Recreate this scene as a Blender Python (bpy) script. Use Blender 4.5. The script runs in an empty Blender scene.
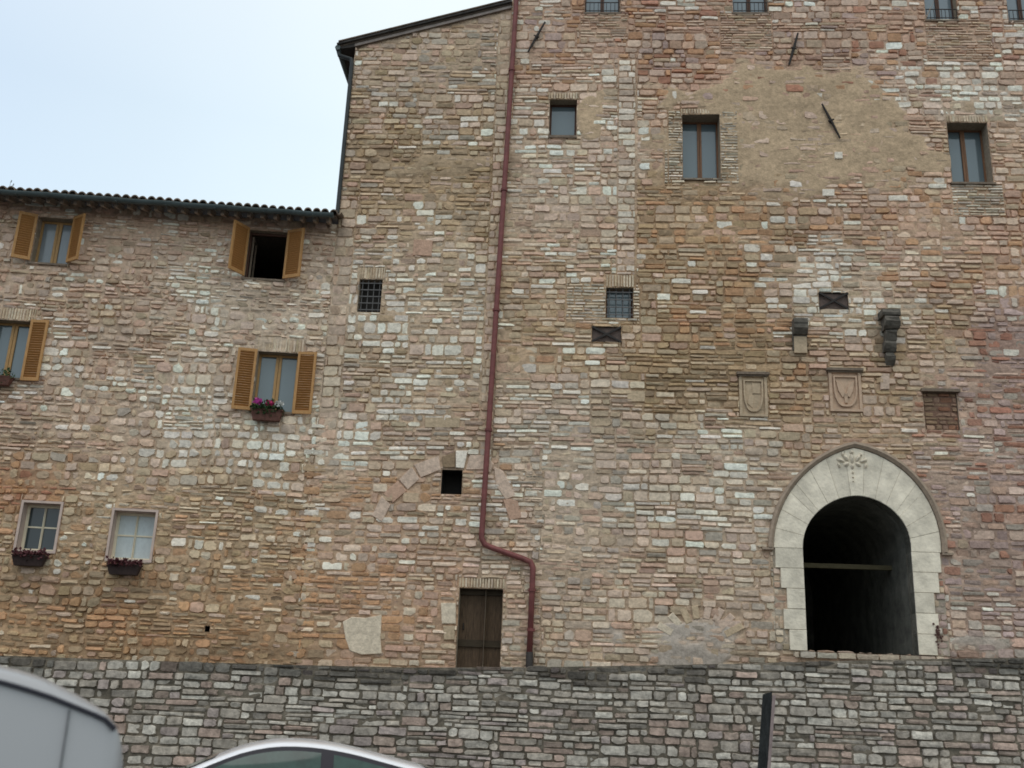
import bpy, bmesh, math, random
import numpy as np
from mathutils import Vector, Matrix

random.seed(7)
R = math.radians
scene = bpy.context.scene
C = scene.collection

# ---------------------------------------------------------------- camera
F = 1035.0                                   # focal length in pixels of a 1024 wide picture
PITCH, ROLL = R(17.3), R(2.3)
EYE = Vector((0, 0, 1.9))
cam_d = bpy.data.cameras.new('camera')
cam_d.sensor_width = 36.0
cam_d.lens = 36.0 * F / 1024.0
cam_d.clip_end = 2000
cam_d.dof.use_dof = True
cam_d.dof.focus_distance = 22.0
cam_d.dof.aperture_fstop = 1.5
cam = bpy.data.objects.new('camera', cam_d)
C.objects.link(cam)
CROT = Matrix.Rotation(R(90) + PITCH, 3, 'X') @ Matrix.Rotation(ROLL, 3, 'Z')
cam.matrix_world = Matrix.Translation(EYE) @ CROT.to_4x4()
scene.camera = cam

# ---------------------------------------------------------------- sky and sun (overcast)
SUN_EL, SUN_AZ = R(62), R(200)
w = bpy.data.worlds.new('World'); scene.world = w; w.use_nodes = True
nt = w.node_tree; nt.nodes.clear()
N = nt.nodes.new; L = nt.links.new
wo = N('ShaderNodeOutputWorld'); bg = N('ShaderNodeBackground'); L(bg.outputs[0], wo.inputs[0])
bg.inputs['Strength'].default_value = 0.1
sky = N('ShaderNodeTexSky'); sky.sky_type = 'NISHITA'; sky.sun_disc = False
sky.sun_elevation = SUN_EL; sky.sun_rotation = SUN_AZ; sky.dust_density = 3.0
tc = N('ShaderNodeTexCoord'); sp = N('ShaderNodeSeparateXYZ'); L(tc.outputs['Generated'], sp.inputs[0])
ns = N('ShaderNodeTexNoise'); ns.inputs['Scale'].default_value = 1.6; ns.inputs['Detail'].default_value = 3
L(tc.outputs['Generated'], ns.inputs['Vector'])
rp = N('ShaderNodeValToRGB'); L(sp.outputs['Z'], rp.inputs[0])
e = rp.color_ramp.elements
e[0].position = 0.0; e[0].color = (0.70, 0.70, 0.68, 1)
e[1].position = 1.0; e[1].color = (1.10, 1.07, 1.02, 1)
k = e.new(0.32); k.color = (0.80, 0.93, 0.955, 1)
k = e.new(0.50); k.color = (0.735, 0.85, 0.90, 1)
cl = N('ShaderNodeMapRange'); L(ns.outputs['Fac'], cl.inputs[0])
cl.inputs[1].default_value = 0.3; cl.inputs[2].default_value = 0.7
cl.inputs[3].default_value = 9.0; cl.inputs[4].default_value = 10.0
vm = N('ShaderNodeVectorMath'); vm.operation = 'SCALE'
lx = N('ShaderNodeMapRange'); L(sp.outputs['X'], lx.inputs[0])
lx.inputs[1].default_value = -0.48; lx.inputs[2].default_value = -0.12
lm = N('ShaderNodeMix'); lm.data_type = 'RGBA'; L(lx.outputs[0], lm.inputs[0])
lm.inputs[6].default_value = (0.80, 0.84, 0.95, 1); lm.inputs[7].default_value = (1, 1, 1, 1)
lq = N('ShaderNodeVectorMath'); lq.operation = 'MULTIPLY'; L(rp.outputs[0], lq.inputs[0]); L(lm.outputs[2], lq.inputs[1])
L(lq.outputs[0], vm.inputs[0]); L(cl.outputs[0], vm.inputs['Scale'])
mx = N('ShaderNodeMix'); mx.data_type = 'RGBA'; mx.inputs[0].default_value = 0.93
L(sky.outputs[0], mx.inputs[6]); L(vm.outputs[0], mx.inputs[7]); L(mx.outputs[2], bg.inputs[0])

sun_d = bpy.data.lights.new('sun', 'SUN'); sun_d.energy = 0.5; sun_d.angle = R(35); sun_d.color = (1, 0.97, 0.93)
sun = bpy.data.objects.new('sun', sun_d); C.objects.link(sun)
sd = Vector((math.sin(SUN_AZ) * math.cos(SUN_EL), math.cos(SUN_AZ) * math.cos(SUN_EL), math.sin(SUN_EL)))
sun.rotation_euler = sd.to_track_quat('Z', 'Y').to_euler()

scene.view_settings.view_transform = 'Standard'
scene.view_settings.look = 'None'
scene.view_settings.exposure = 0.28
scene.view_settings.gamma = 1.0
scene.view_settings.use_curve_mapping = False
try:
    scene.cycles.filter_width = 1.7
except Exception:
    pass

# ---------------------------------------------------------------- helpers: noise
_rs = np.random.RandomState(3)
_TAB = _rs.rand(256, 256)
def vnoise(x, y, s=0):
    x = np.asarray(x, float) + s * 17.31; y = np.asarray(y, float) + s * 9.77
    ix = np.floor(x).astype(int); iy = np.floor(y).astype(int)
    fx = x - ix; fy = y - iy
    fx = fx * fx * (3 - 2 * fx); fy = fy * fy * (3 - 2 * fy)
    a = _TAB[ix % 256, iy % 256]; b = _TAB[(ix + 1) % 256, iy % 256]
    c = _TAB[ix % 256, (iy + 1) % 256]; d = _TAB[(ix + 1) % 256, (iy + 1) % 256]
    return (a * (1 - fx) + b * fx) * (1 - fy) + (c * (1 - fx) + d * fx) * fy
def fbm(x, y, s=0, o=3):
    t = 0; a = 1; n = 0
    for i in range(o):
        t = t + a * vnoise(np.asarray(x) * 2 ** i, np.asarray(y) * 2 ** i, s + i); n += a; a *= 0.5
    return t / n
def sstep(a, b, x):
    t = np.clip((np.asarray(x, float) - a) / (b - a), 0, 1)
    return t * t * (3 - 2 * t)

# ---------------------------------------------------------------- helpers: materials
MATS = {}
def mat(name, color, rough=0.85, nscale=0, namt=0.2, bump=0.0, bscale=40, spec=0.3, metal=0.0, attr=False, stretch=None, ior=None, coat=0.0):
    if name in MATS: return MATS[name]
    m = bpy.data.materials.new(name); m.use_nodes = True
    t = m.node_tree; b = t.nodes['Principled BSDF']
    b.inputs['Roughness'].default_value = rough
    b.inputs['Metallic'].default_value = metal
    b.inputs['Specular IOR Level'].default_value = spec
    if ior: b.inputs['IOR'].default_value = ior
    if coat: b.inputs['Coat Weight'].default_value = coat; b.inputs['Coat Roughness'].default_value = 0.04
    co = t.nodes.new('ShaderNodeTexCoord'); vec = co.outputs['Object']
    if stretch:
        mp = t.nodes.new('ShaderNodeMapping'); mp.inputs['Scale'].default_value = stretch
        t.links.new(vec, mp.inputs[0]); vec = mp.outputs[0]
    if attr:
        at = t.nodes.new('ShaderNodeAttribute'); at.attribute_name = 'Col'; src = at.outputs['Color']
    else:
        rg = t.nodes.new('ShaderNodeRGB'); rg.outputs[0].default_value = (*color, 1); src = rg.outputs[0]
    if nscale:
        n1 = t.nodes.new('ShaderNodeTexNoise'); n1.inputs['Scale'].default_value = nscale
        n1.inputs['Detail'].default_value = 5; n1.inputs['Roughness'].default_value = 0.65
        t.links.new(vec, n1.inputs['Vector'])
        mr = t.nodes.new('ShaderNodeMapRange')
        mr.inputs[1].default_value = 0.25; mr.inputs[2].default_value = 0.75
        mr.inputs[3].default_value = 1 - namt; mr.inputs[4].default_value = 1 + namt
        t.links.new(n1.outputs['Fac'], mr.inputs[0])
        v = t.nodes.new('ShaderNodeVectorMath'); v.operation = 'SCALE'
        t.links.new(src, v.inputs[0]); t.links.new(mr.outputs[0], v.inputs['Scale'])
        src = v.outputs[0]
    t.links.new(src, b.inputs['Base Color'])
    if bump:
        n2 = t.nodes.new('ShaderNodeTexNoise'); n2.inputs['Scale'].default_value = bscale
        n2.inputs['Detail'].default_value = 4
        t.links.new(vec, n2.inputs['Vector'])
        bp = t.nodes.new('ShaderNodeBump'); bp.inputs['Strength'].default_value = bump
        bp.inputs['Distance'].default_value = 0.02
        t.links.new(n2.outputs['Fac'], bp.inputs['Height']); t.links.new(bp.outputs[0], b.inputs['Normal'])
    MATS[name] = m
    return m

M_STONE = mat('masonry', (.4, .3, .2), 0.92, 13, 0.30, 0.6, 22, spec=0.15, attr=True)
M_IRON = mat('rusty_iron', (.035, .03, .027), 0.75, 30, 0.4, 0.3, 60)
M_WOOD = mat('honey_wood', (.45, .24, .088), 0.55, 9, 0.28, 0.15, 30, stretch=(6, 6, 1))
M_WOODF = mat('frame_wood', (.42, .25, .10), 0.5, 9, 0.25, 0.1, 30, stretch=(6, 6, 1))
M_SLAT = mat('slat_wood', (.40, .19, .058), 0.55, 9, 0.28, 0.15, 30, stretch=(1, 6, 6))
M_RED = mat('red_pipe_paint', (.195, .064, .058), 0.55, 5, 0.3, 0.1, 20)
M_DWOOD = mat('old_door_wood', (.092, .060, .036), 0.8, 5, 0.55, 0.4, 20, stretch=(9, 9, 1))
M_DARKW = mat('dark_brown_wood', (.085, .04, .025), 0.6, 6, 0.3, 0.1, 20, stretch=(6, 6, 1))
M_GLASS = mat('window_glass', (.125, .165, .18), 0.08, 0, spec=0.5, ior=1.75)
M_GLASSC = mat('curtained_glass', (.22, .25, .27), 0.12, 3, 0.12, spec=0.5, ior=1.6, stretch=(5, 1, 1))
M_GLASSD = mat('dark_window_glass', (.035, .05, .055), 0.08, 0, spec=0.5, ior=1.6)
M_CURT = mat('white_curtain_glass', (.50, .56, .56), 0.25, 4, 0.14, spec=0.4, stretch=(3, 1, 2))
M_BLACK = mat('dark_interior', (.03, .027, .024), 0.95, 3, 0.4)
M_GUT = mat('dark_gutter_metal', (.075, .098, .098), 0.5, 4, 0.3)
M_TILE = mat('roof_tiles', (.16, .12, .09), 0.9, 4, 0.55, 0.3, 20)
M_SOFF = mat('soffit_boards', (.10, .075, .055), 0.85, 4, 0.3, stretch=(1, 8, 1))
M_RAFT = mat('rafter_wood', (.34, .27, .21), 0.85, 6, 0.3)
M_WHITE = mat('white_stone_surround', (.54, .52, .46), 0.85, 4, 0.16, 0.3, 14, attr=False)
M_PINKR = mat('pink_reveal_render', (.56, .44, .375), 0.9, 6, 0.12, 0.2)
M_WFRAME = mat('cream_frame_paint', (.72, .65, .49), 0.6, 6, 0.1)
M_CORB = mat('blackened_stone', (.125, .112, .092), 0.95, 6, 0.6, 0.6, 16)
M_PLAQ = mat('carved_plaque_stone', (.50, .385, .26), 0.9, 9, 0.25, 0.5, 18)
M_LEDGE = mat('ledge_stone', (.20, .155, .115), 0.9, 9, 0.35, 0.4, 18)
M_TERR = mat('terracotta', (.13, .06, .045), 0.85, 14, 0.5)
M_WICK = mat('dark_planter', (.04, .025, .022), 0.85, 12, 0.4)
M_LEAF = mat('planter_leaves', (.030, .062, .018), 0.6, 20, 0.4)
M_REDL = mat('burgundy_leaves', (.10, .030, .034), 0.65, 20, 0.45)
M_MAG = mat('magenta_petals', (.50, .05, .30), 0.6, 30, 0.3)
M_PINKP = mat('deep_pink_petals', (.45, .03, .12), 0.6, 30, 0.3)
M_WHP = mat('white_petals', (.72, .72, .68), 0.6)

# ---------------------------------------------------------------- helpers: geometry
class MB:
    def __init__(s): s.v = []; s.f = []; s.c = []
    def add(s, vs, fs, col=(.4, .35, .28)):
        n = len(s.v); s.v.extend(vs); s.c.extend([col] * len(vs))
        s.f.extend([tuple(i + n for i in f) for f in fs])
    def box(s, x0, x1, y0, y1, z0, z1, col=(.4, .35, .28)):
        vs = [(x, y, z) for x in (x0, x1) for y in (y0, y1) for z in (z0, z1)]
        s.add(vs, [(0, 1, 3, 2), (4, 6, 7, 5), (0, 4, 5, 1), (2, 3, 7, 6), (0, 2, 6, 4), (1, 5, 7, 3)], col)
    def tube(s, pts, r, n=8, cap=True, col=(.4, .35, .28)):
        pts = [Vector(p) for p in pts]; rings = []
        rr = r if isinstance(r, (list, tuple)) else [r] * len(pts)
        for i, p in enumerate(pts):
            if i == 0: t = pts[1] - p
            elif i == len(pts) - 1: t = p - pts[i - 1]
            else: t = (pts[i + 1] - p).normalized() + (p - pts[i - 1]).normalized()
            t.normalize()
            a = t.cross(Vector((0, 1, 0)))
            if a.length < 0.1: a = t.cross(Vector((1, 0, 0)))
            a.normalize(); b = t.cross(a)
            rings.append([p + (a * math.cos(2 * math.pi * k / n) + b * math.sin(2 * math.pi * k / n)) * rr[i] for k in range(n)])
        vs = [tuple(q) for g in rings for q in g]; fs = []
        for i in range(len(pts) - 1):
            for k in range(n):
                k2 = (k + 1) % n
                fs.append((i * n + k, i * n + k2, (i + 1) * n + k2, (i + 1) * n + k))
        if cap: fs.append(tuple(range(n - 1, -1, -1))); fs.append(tuple((len(pts) - 1) * n + k for k in range(n)))
        s.add(vs, fs, col)
    def prism(s, poly, y0, y1, col=(.4, .35, .28), bevel=0.0):
        """polygon in (x, z), from depth y0 (front) back to y1"""
        n = len(poly)
        if bevel:
            cx = sum(p[0] for p in poly) / n; cz = sum(p[1] for p in poly) / n
            ins = []
            for x, z in poly:
                d = math.hypot(x - cx, z - cz) or 1
                ins.append((x - (x - cx) / d * bevel, z - (z - cz) / d * bevel))
            vs = [(x, y0, z) for x, z in ins] + [(x, y0 + bevel, z) for x, z in poly] + [(x, y1, z) for x, z in poly]
            fs = [tuple(range(n))]
            for r in (0, 1):
                for i in range(n):
                    j = (i + 1) % n; fs.append((r * n + i, (r + 1) * n + i, (r + 1) * n + j, r * n + j))
        else:
            vs = [(x, y0, z) for x, z in poly] + [(x, y1, z) for x, z in poly]
            fs = [tuple(range(n)), tuple(range(2 * n - 1, n - 1, -1))]
            for i in range(n):
                j = (i + 1) % n; fs.append((i, n + i, n + j, j))
        s.add(vs, fs, col)
    def build(s, name, m, parent=None, smooth=False, fixn=True):
        me = bpy.data.meshes.new(name)
        me.from_pydata([tuple(p) for p in s.v], [], s.f)
        at = me.color_attributes.new('Col', 'FLOAT_COLOR', 'POINT')
        ca = np.ones((len(s.v), 4), np.float32); ca[:, :3] = np.array(s.c, np.float32).reshape(-1, 3)
        at.data.foreach_set('color', ca.ravel())
        me.materials.append(m)
        if smooth:
            me.polygons.foreach_set('use_smooth', [True] * len(me.polygons))
        if fixn:
            bm = bmesh.new(); bm.from_mesh(me); bmesh.ops.recalc_face_normals(bm, faces=bm.faces); bm.to_mesh(me); bm.free()
        me.update()
        o = bpy.data.objects.new(name, me); C.objects.link(o)
        if parent: o.parent = parent
        return o

def thing(name, label, cat, loc=(0, 0, 0), rz=0, group=None):
    o = bpy.data.objects.new(name, None); C.objects.link(o)
    o.empty_display_size = 0.2
    o.location = loc; o.rotation_euler = (0, 0, rz); o['label'] = label; o['category'] = cat
    if group: o['group'] = group
    return o

class Plane:
    """vertical wall plane; local frame: x along the wall, y into the wall, z up"""
    def __init__(s, ox, oy, th):
        s.o = Vector((ox, oy, 0)); s.th = th
        s.d = Vector((math.cos(th), math.sin(th), 0)); s.n = Vector((math.sin(th), -math.cos(th), 0))
    def uv(s, px, py, d=0.0):
        ray = CROT @ Vector(((px - 512) / F, -(py - 384) / F, -1))
        t = (s.o + s.n * d - EYE).dot(s.n) / ray.dot(s.n)
        p = EYE + ray * t
        return (p - s.o).dot(s.d), p.z
    def px(s, u, v):
        u = np.asarray(u, float); v = np.asarray(v, float)
        X = s.o.x + u * s.d.x - EYE.x; Y = s.o.y + u * s.d.y - EYE.y; Z = v - EYE.z
        m = np.array(CROT.transposed())
        cx = m[0, 0] * X + m[0, 1] * Y + m[0, 2] * Z
        cy = m[1, 0] * X + m[1, 1] * Y + m[1, 2] * Z
        cz = m[2, 0] * X + m[2, 1] * Y + m[2, 2] * Z
        return 512 + F * cx / -cz, 384 - F * cy / -cz
    def rect(s, *q):
        """q: four pixel corners TL, TR, BR, BL -> u0,u1,v0,v1"""
        a = [s.uv(*p) for p in q]
        return ((a[0][0] + a[3][0]) / 2, (a[1][0] + a[2][0]) / 2, (a[2][1] + a[3][1]) / 2, (a[0][1] + a[1][1]) / 2)
    def box(s, x0, y0, x1, y1):
        return s.rect((x0, y0), (x1, y0), (x1, y1), (x0, y1))

PM = Plane(0, 22.0, R(-3.5))
uL, _ = PM.uv(340, 205); uR, _ = PM.uv(501, 250)
hl = PM.o + PM.d * uL; hr = PM.o + PM.d * uR
PL = Plane(hl.x, hl.y, R(4.0))
PR = Plane(hr.x, hr.y, R(-3.5))
PM = Plane(hl.x, hl.y, R(-3.5))
WM = uR - uL                                    # width of the middle building

# ---------------------------------------------------------------- masonry
PAL = dict(
    white=(.80, .73, .615), cream=(.675, .57, .43), palepink=(.61, .465, .36), pink=(.535, .35, .25), orange=(.50, .275, .14),
    buff=(.53, .41, .275), ochre=(.45, .315, .18), brown=(.32, .23, .145), grey=(.44, .39, .32), red=(.39, .17, .105), mauve=(.45, .335, .30),
    dark=(.13, .115, .10))
# region table in picture coordinates: x0,y0,x1,y1, softness, weight, palette
REG = [
    (-300, 180, 345, 470, 40, 1.0, dict(palepink=4, pink=2.5, buff=2, white=1.6, grey=1)),
    (170, 230, 345, 480, 40, 1.0, dict(white=3.5, cream=3, palepink=2)),
    (-300, 180, 345, 270, 25, 1.0, dict(pink=3, palepink=3, brown=1)),
    (-300, 460, 330, 590, 40, 1.3, dict(buff=4, ochre=3, orange=1.2, cream=1, white=.5, pink=1)),
    (-300, 575, 330, 700, 25, 1.8, dict(ochre=4, orange=3, brown=2.5, buff=2, cream=.6, pink=1.5)),
    (-300, 465, 60, 505, 12, 2.0, dict(orange=3, red=2, pink=1)),
    (340, 0, 505, 140, 30, 1.2, dict(palepink=2.5, buff=2.2, grey=2, ochre=1.5, pink=1.2, white=.7)),
    (340, 130, 505, 235, 30, 1.4, dict(ochre=4, buff=3, brown=2, palepink=1, white=.3)),
    (335, 210, 505, 420, 30, 1.0, dict(buff=3, white=2, cream=2, ochre=2.2, pink=1.5, palepink=1.5)),
    (320, 400, 520, 560, 30, 1.0, dict(buff=3, palepink=2.5, white=1.2, pink=1.5, orange=1, grey=1)),
    (310, 480, 460, 670, 25, 1.5, dict(orange=3, pink=3, buff=1.5, cream=1, palepink=2)),
    (505, 60, 636, 270, 20, 1.3, dict(palepink=4, white=1.4, cream=2, pink=2, buff=1.5)),
    (520, -200, 1100, 85, 25, 1.5, dict(pink=4, palepink=3.5, orange=1.5, red=1, mauve=1, white=.9)),
    (860, 40, 1100, 110, 15, 1.0, dict(white=4, palepink=3, pink=1)),
    (505, 240, 780, 360, 30, 1.2, dict(buff=3, ochre=3, orange=1.5, pink=1.5, cream=1.2, white=.5)),
    (640, 190, 800, 420, 30, 1.4, dict(ochre=4, buff=3, orange=1.5, brown=1.6, pink=1)),
    (640, 345, 780, 410, 12, 2.2, dict(ochre=5, brown=2, buff=2)),
    (740, 190, 1100, 300, 30, 1.2, dict(pink=3, palepink=3, orange=2, buff=1.5, white=.7)),
    (780, 250, 920, 330, 20, .8, dict(white=3, cream=2)),
    (770, 300, 960, 450, 30, 1.2, dict(buff=4, pink=2, palepink=2, ochre=2)),
    (500, 400, 780, 560, 40, 1.4, dict(palepink=3, grey=2.4, cream=2, white=1.4, buff=2, pink=1)),
    (500, 540, 800, 680, 30, 1.4, dict(palepink=3, buff=2.5, cream=2, pink=2, grey=1.5)),
    (920, 370, 1100, 680, 25, 2.0, dict(mauve=3, palepink=2, pink=2, grey=2, red=.8, white=.7)),
    (985, 300, 1100, 680, 25, 1.5, dict(mauve=3, red=1.5, grey=1)),
]
KEYS = list(PAL)
REGW = [np.array([r[6].get(k, 0) for k in KEYS], float) / sum(r[6].values()) for r in REG]
def region(px, py):
    n = len(px); W = np.tile(np.array([.05 if k in ('buff', 'palepink', 'pink') else 0 for k in KEYS]), (n, 1))
    for r, ww in zip(REG, REGW):
        x0, y0, x1, y1, s, k, _ = r
        m = sstep(x0 - s, x0 + s, px) * (1 - sstep(x1 - s, x1 + s, px)) * sstep(y0 - s, y0 + s, py) * (1 - sstep(y1 - s, y1 + s, py)) * k
        W += m[:, None] * ww[None, :]
    W /= W.sum(1, keepdims=True)
    return W
PALM = np.array([PAL[k] for k in KEYS])

def clip(r, blocks):
    """pieces of rectangle r that lie outside every block"""
    for b in blocks:
        if r[0] < b[1] and r[1] > b[0] and r[2] < b[3] and r[3] > b[2]:
            out = []
            if b[0] - r[0] > .03: out += clip((r[0], b[0], r[2], r[3]), blocks)
            if r[1] - b[1] > .03: out += clip((b[1], r[1], r[2], r[3]), blocks)
            a0, a1 = max(r[0], b[0]), min(r[1], b[1])
            if b[2] - r[2] > .025: out += clip((a0, a1, r[2], b[2]), blocks)
            if r[3] - b[3] > .025: out += clip((a0, a1, b[3], r[3]), blocks)
            return out
    return [r]

def rubble(u0, u1, v0, v1, blocks, rg, band=(.36, .62), hs=(.075, .19), ls=(.16, .52), bigp=.15):
    out = []; v = v0
    while v < v1 - .02:
        bh = min(rg.uniform(*band), v1 - v)
        u = u0 - rg.uniform(0, .6)
        while u < u1:
            cw = rg.uniform(.5, 1.9)
            h = []; tot = 0
            big = rg.random() < bigp
            tgt = rg.uniform(hs[0] * 1.15, hs[1]) if not big else hs[1] * 1.25
            while tot < bh - .03:
                q = min(max(rg.gauss(tgt, .03), hs[0]), hs[1] * (1.6 if big else 1.15)); h.append(q); tot += q
            sc = bh / tot; vv = v
            for q in h:
                q *= sc; uu = u
                while uu < u + cw - .02:
                    l = min(rg.uniform(*ls) * (1.15 if q < .12 else .95), u + cw - uu)
                    if u + cw - uu - l < .1: l = u + cw - uu
                    a, b = max(uu, u0), min(uu + l, u1)
                    if b - a > .04:
                        out += clip((a, b, vv, vv + q), blocks)
                    uu += l
                vv += q
            u += cw
        v += bh
    return out
def coursed(u0, u1, v0, v1, blocks, rg, h=.058, l=.24, jit=.25):
    out = []; v = v0
    n = max(1, round((v1 - v0) / h)); hh = (v1 - v0) / n
    for i in range(n):
        u = u0 - rg.uniform(0, l)
        while u < u1:
            q = l * rg.uniform(1 - jit, 1 + jit); a, b = max(u, u0), min(u + q, u1)
            if b - a > .03: out += clip((a, b, v + i * hh, v + (i + 1) * hh), blocks)
            u += q
    return out

def add_stones(mb, plane, rects, rg, blocks, joint=.008, depth=(.014, .044), colfn=None, rough=1.0, warp=.05, vary=.17, polyblocks=(), tilt=1.2, shrink=0.0, back=-.04):
    if not rects: return
    A = np.array(rects)
    cu = (A[:, 0] + A[:, 1]) / 2; cv = (A[:, 2] + A[:, 3]) / 2
    px, py = plane.px(cu, cv)
    cols = colfn(px, py, cu, cv)
    if isinstance(plane, Plane): cols = cols * stain(px, py, cu, cv)[:, None]
    B = np.array(blocks) if len(blocks) else np.zeros((0, 4))
    def warpf(u, v):
        if not warp: return 0
        wv = (vnoise(u * .7 + plane.o.x, v * .9, 5) - .5) * 2 * warp
        att = 1.0
        for b in B:
            dx = max(b[0] - u, u - b[1], 0); dz = max(b[2] - v, v - b[3], 0)
            d = math.hypot(dx, dz)
            if d < .5: att = min(att, max(0, (d - .03) / .47))
        return float(wv) * att
    for i, (a, b, c, d) in enumerate(rects):
        w_, h_ = b - a, d - c
        if any(inpoly(cu[i], cv[i], p) for p in polyblocks): continue
        j = joint * rg.uniform(.5, 1.5) / 2
        j = min(j, w_ * .2, h_ * .2)
        a += j; b -= j; c += j; d -= j
        if shrink and rg.random() < .6: q_ = rg.uniform(0, shrink); a += q_ * (b - a) * rg.random(); b -= q_ * (b - a) * rg.random(); c += q_ * .6 * (d - c) * rg.random(); d -= q_ * .6 * (d - c) * rg.random()
        w_, h_ = b - a, d - c
        m = min(w_, h_)
        k = [m * (rg.uniform(.03, .16) if rg.random() < .75 else rg.uniform(.15, .42)) * rough + .002 for _ in range(4)]
        jt = lambda s_: rg.uniform(-1, 1) * s_
        e_ = min(.016, m * .13) * rough
        pts = [(a + k[0], c), ((a + b) / 2 + jt(w_ * .15), c + jt(e_)), (b - k[1], c), (b, c + k[1] * .7), (b + jt(e_), (c + d) / 2), (b, d - k[2] * .7),
               (b - k[2], d), ((a + b) / 2 + jt(w_ * .15), d + jt(e_)), (a + k[3], d), (a, d - k[3] * .7), (a + jt(e_), (c + d) / 2), (a, c + k[0] * .7)]
        ta = R(max(-3 * tilt, min(3 * tilt, rg.gauss(0, tilt)))) * min(1, .25 / w_); mxa, mza = (a + b) / 2, (c + d) / 2; ca_, sa_ = math.cos(ta), math.sin(ta)
        if warp: pts = [(mxa + (x - mxa) * ca_ - (z - mza) * sa_, mza + (x - mxa) * sa_ + (z - mza) * ca_) for x, z in pts]
        dp = rg.uniform(*depth) * (1 if h_ > .07 else .8)
        tx, tz = jt(.012) * rough, jt(.010) * rough
        bev = min(.016, m * .16)
        mx_, mz = (a + b) / 2, (c + d) / 2
        wv = warpf(mx_, mz)
        base = []; front = []
        for (x, z) in pts:
            base.append((x, -back if False else .04, z + wv))
        for (x, z) in pts:
            dx, dz = x - mx_, z - mz
            fx = 1 - bev * 2 / w_; fz = 1 - bev * 2 / h_
            front.append((mx_ + dx * fx, -(dp + tx * dx / (w_ / 2) + tz * dz / (h_ / 2) + jt(.003) * rough), mz + dz * fz + wv))
        n = len(pts)
        ct = (mx_ + jt(w_ * .1), -(dp + rg.uniform(-.002, .010) * rough), mz + jt(h_ * .1) + wv)
        vs = base + front + [ct]
        fs = []
        for q in range(n):
            r_ = (q + 1) % n
            fs.append((q, r_, n + r_, n + q)); fs.append((n + q, n + r_, 2 * n))
        s_ = 1 + jt(vary)
        mb.add(vs, fs, tuple(np.clip(cols[i] * s_, 0.02, .85)))

def inpoly(x, y, p):
    r = False; j = len(p) - 1
    for i in range(len(p)):
        if (p[i][1] > y) != (p[j][1] > y) and x < (p[j][0] - p[i][0]) * (y - p[i][1]) / (p[j][1] - p[i][1]) + p[i][0]: r = not r
        j = i
    return r

def std_cols(seed, whiteboost=1.0):
    rs = np.random.RandomState(seed)
    def fn(px, py, u, v):
        W = region(px, py)
        cl_ = fbm(u * .55, v * .8, seed, 2)                       # whites come in clusters
        W = W.copy()
        W[:, KEYS.index('white')] *= (sstep(.38, .66, cl_) * 2.5 + .2) * whiteboost
        cl2 = fbm(u * .4 + 40, v * 1.1, seed + 3, 2)
        for kk in ('orange', 'red'): W[:, KEYS.index(kk)] *= sstep(.35, .7, cl2) * 2 + .1
        W /= W.sum(1, keepdims=True)
        cs = W.cumsum(1); r = rs.rand(len(px), 1)
        idx = (r > cs).sum(1).clip(0, len(KEYS) - 1)
        mean = W @ PALM
        wh = (idx == KEYS.index('white'))[:, None]
        c = np.where(wh, PALM[idx] * .92 + mean * .08, PALM[idx] * .72 + mean * .28)
        c = c * (1 + rs.normal(0, .012, c.shape)) * (.86 + .36 * fbm(u * .8, v * 1.0, seed + 11, 3))[:, None]
        return c
    return fn
def pal_cols(seed, weights):
    rs = np.random.RandomState(seed); ks = list(weights); p = np.array([weights[k_] for k_ in ks], float); p /= p.sum()
    P = np.array([PAL[k_] for k_ in ks])
    def fn(px, py, u, v):
        c = P[rs.choice(len(ks), len(px), p=p)]
        c = c * .6 + (p @ P) * .4
        return c * (1 + rs.normal(0, .012, c.shape))
    return fn

# dirt with a shape of its own, in picture coordinates: cx, cy, rx, ry, strength
STAINS = [(889, 345, 12, 38, .40), (799, 340, 12, 26, .35), (940, 412, 20, 26, .30), (452, 462, 12, 12, .45), (930, 640, 9, 30, .3), (700, 380, 60, 14, .18), (430, 165, 90, 16, .14), (268, 300, 30, 14, .12),
          (60, 590, 60, 26, .20), (125, 595, 50, 22, .18), (800, 655, 260, 12, .22), (250, 655, 260, 10, .18), (530, 655, 14, 40, .22), (482, 545, 12, 30, .15), (820, 375, 90, 8, .12), (985, 560, 40, 60, .15)]
def stain(px, py, u, v):
    m = np.zeros_like(np.asarray(px, float)); n = (fbm(np.asarray(u) * 2.5, np.asarray(v) * 1.5, 31, 3) - .5) * .9
    for cx, cy, rx, ry, s in STAINS:
        d = np.sqrt(((px - cx) / rx) ** 2 + ((py - cy) / ry) ** 2) + n
        m = np.maximum(m, s * (1 - sstep(.4, 1.15, d)))
    return 1 - m
# plaster patches in picture coordinates: cx, cy, rx, ry, strength
PLAST = [(795, 128, 128, 80, 1.2), (900, 165, 60, 40, .9), (660, 150, 26, 40, .7), (690, 645, 72, 28, .85), (590, 118, 17, 26, 1.0), (430, 165, 80, 14, .55),
         (975, 648, 45, 16, .6), (600, 640, 40, 24, .45), (640, 100, 60, 22, .55), (960, 100, 30, 16, .55)]
def plaster(px, py):
    m = np.zeros_like(px)
    for cx, cy, rx, ry, s in PLAST:
        d = np.sqrt(((px - cx) / rx) ** 2 + ((py - cy) / ry) ** 2)
        m = np.maximum(m, s * (1 - sstep(.55, 1.15, d)))
    return m

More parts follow.
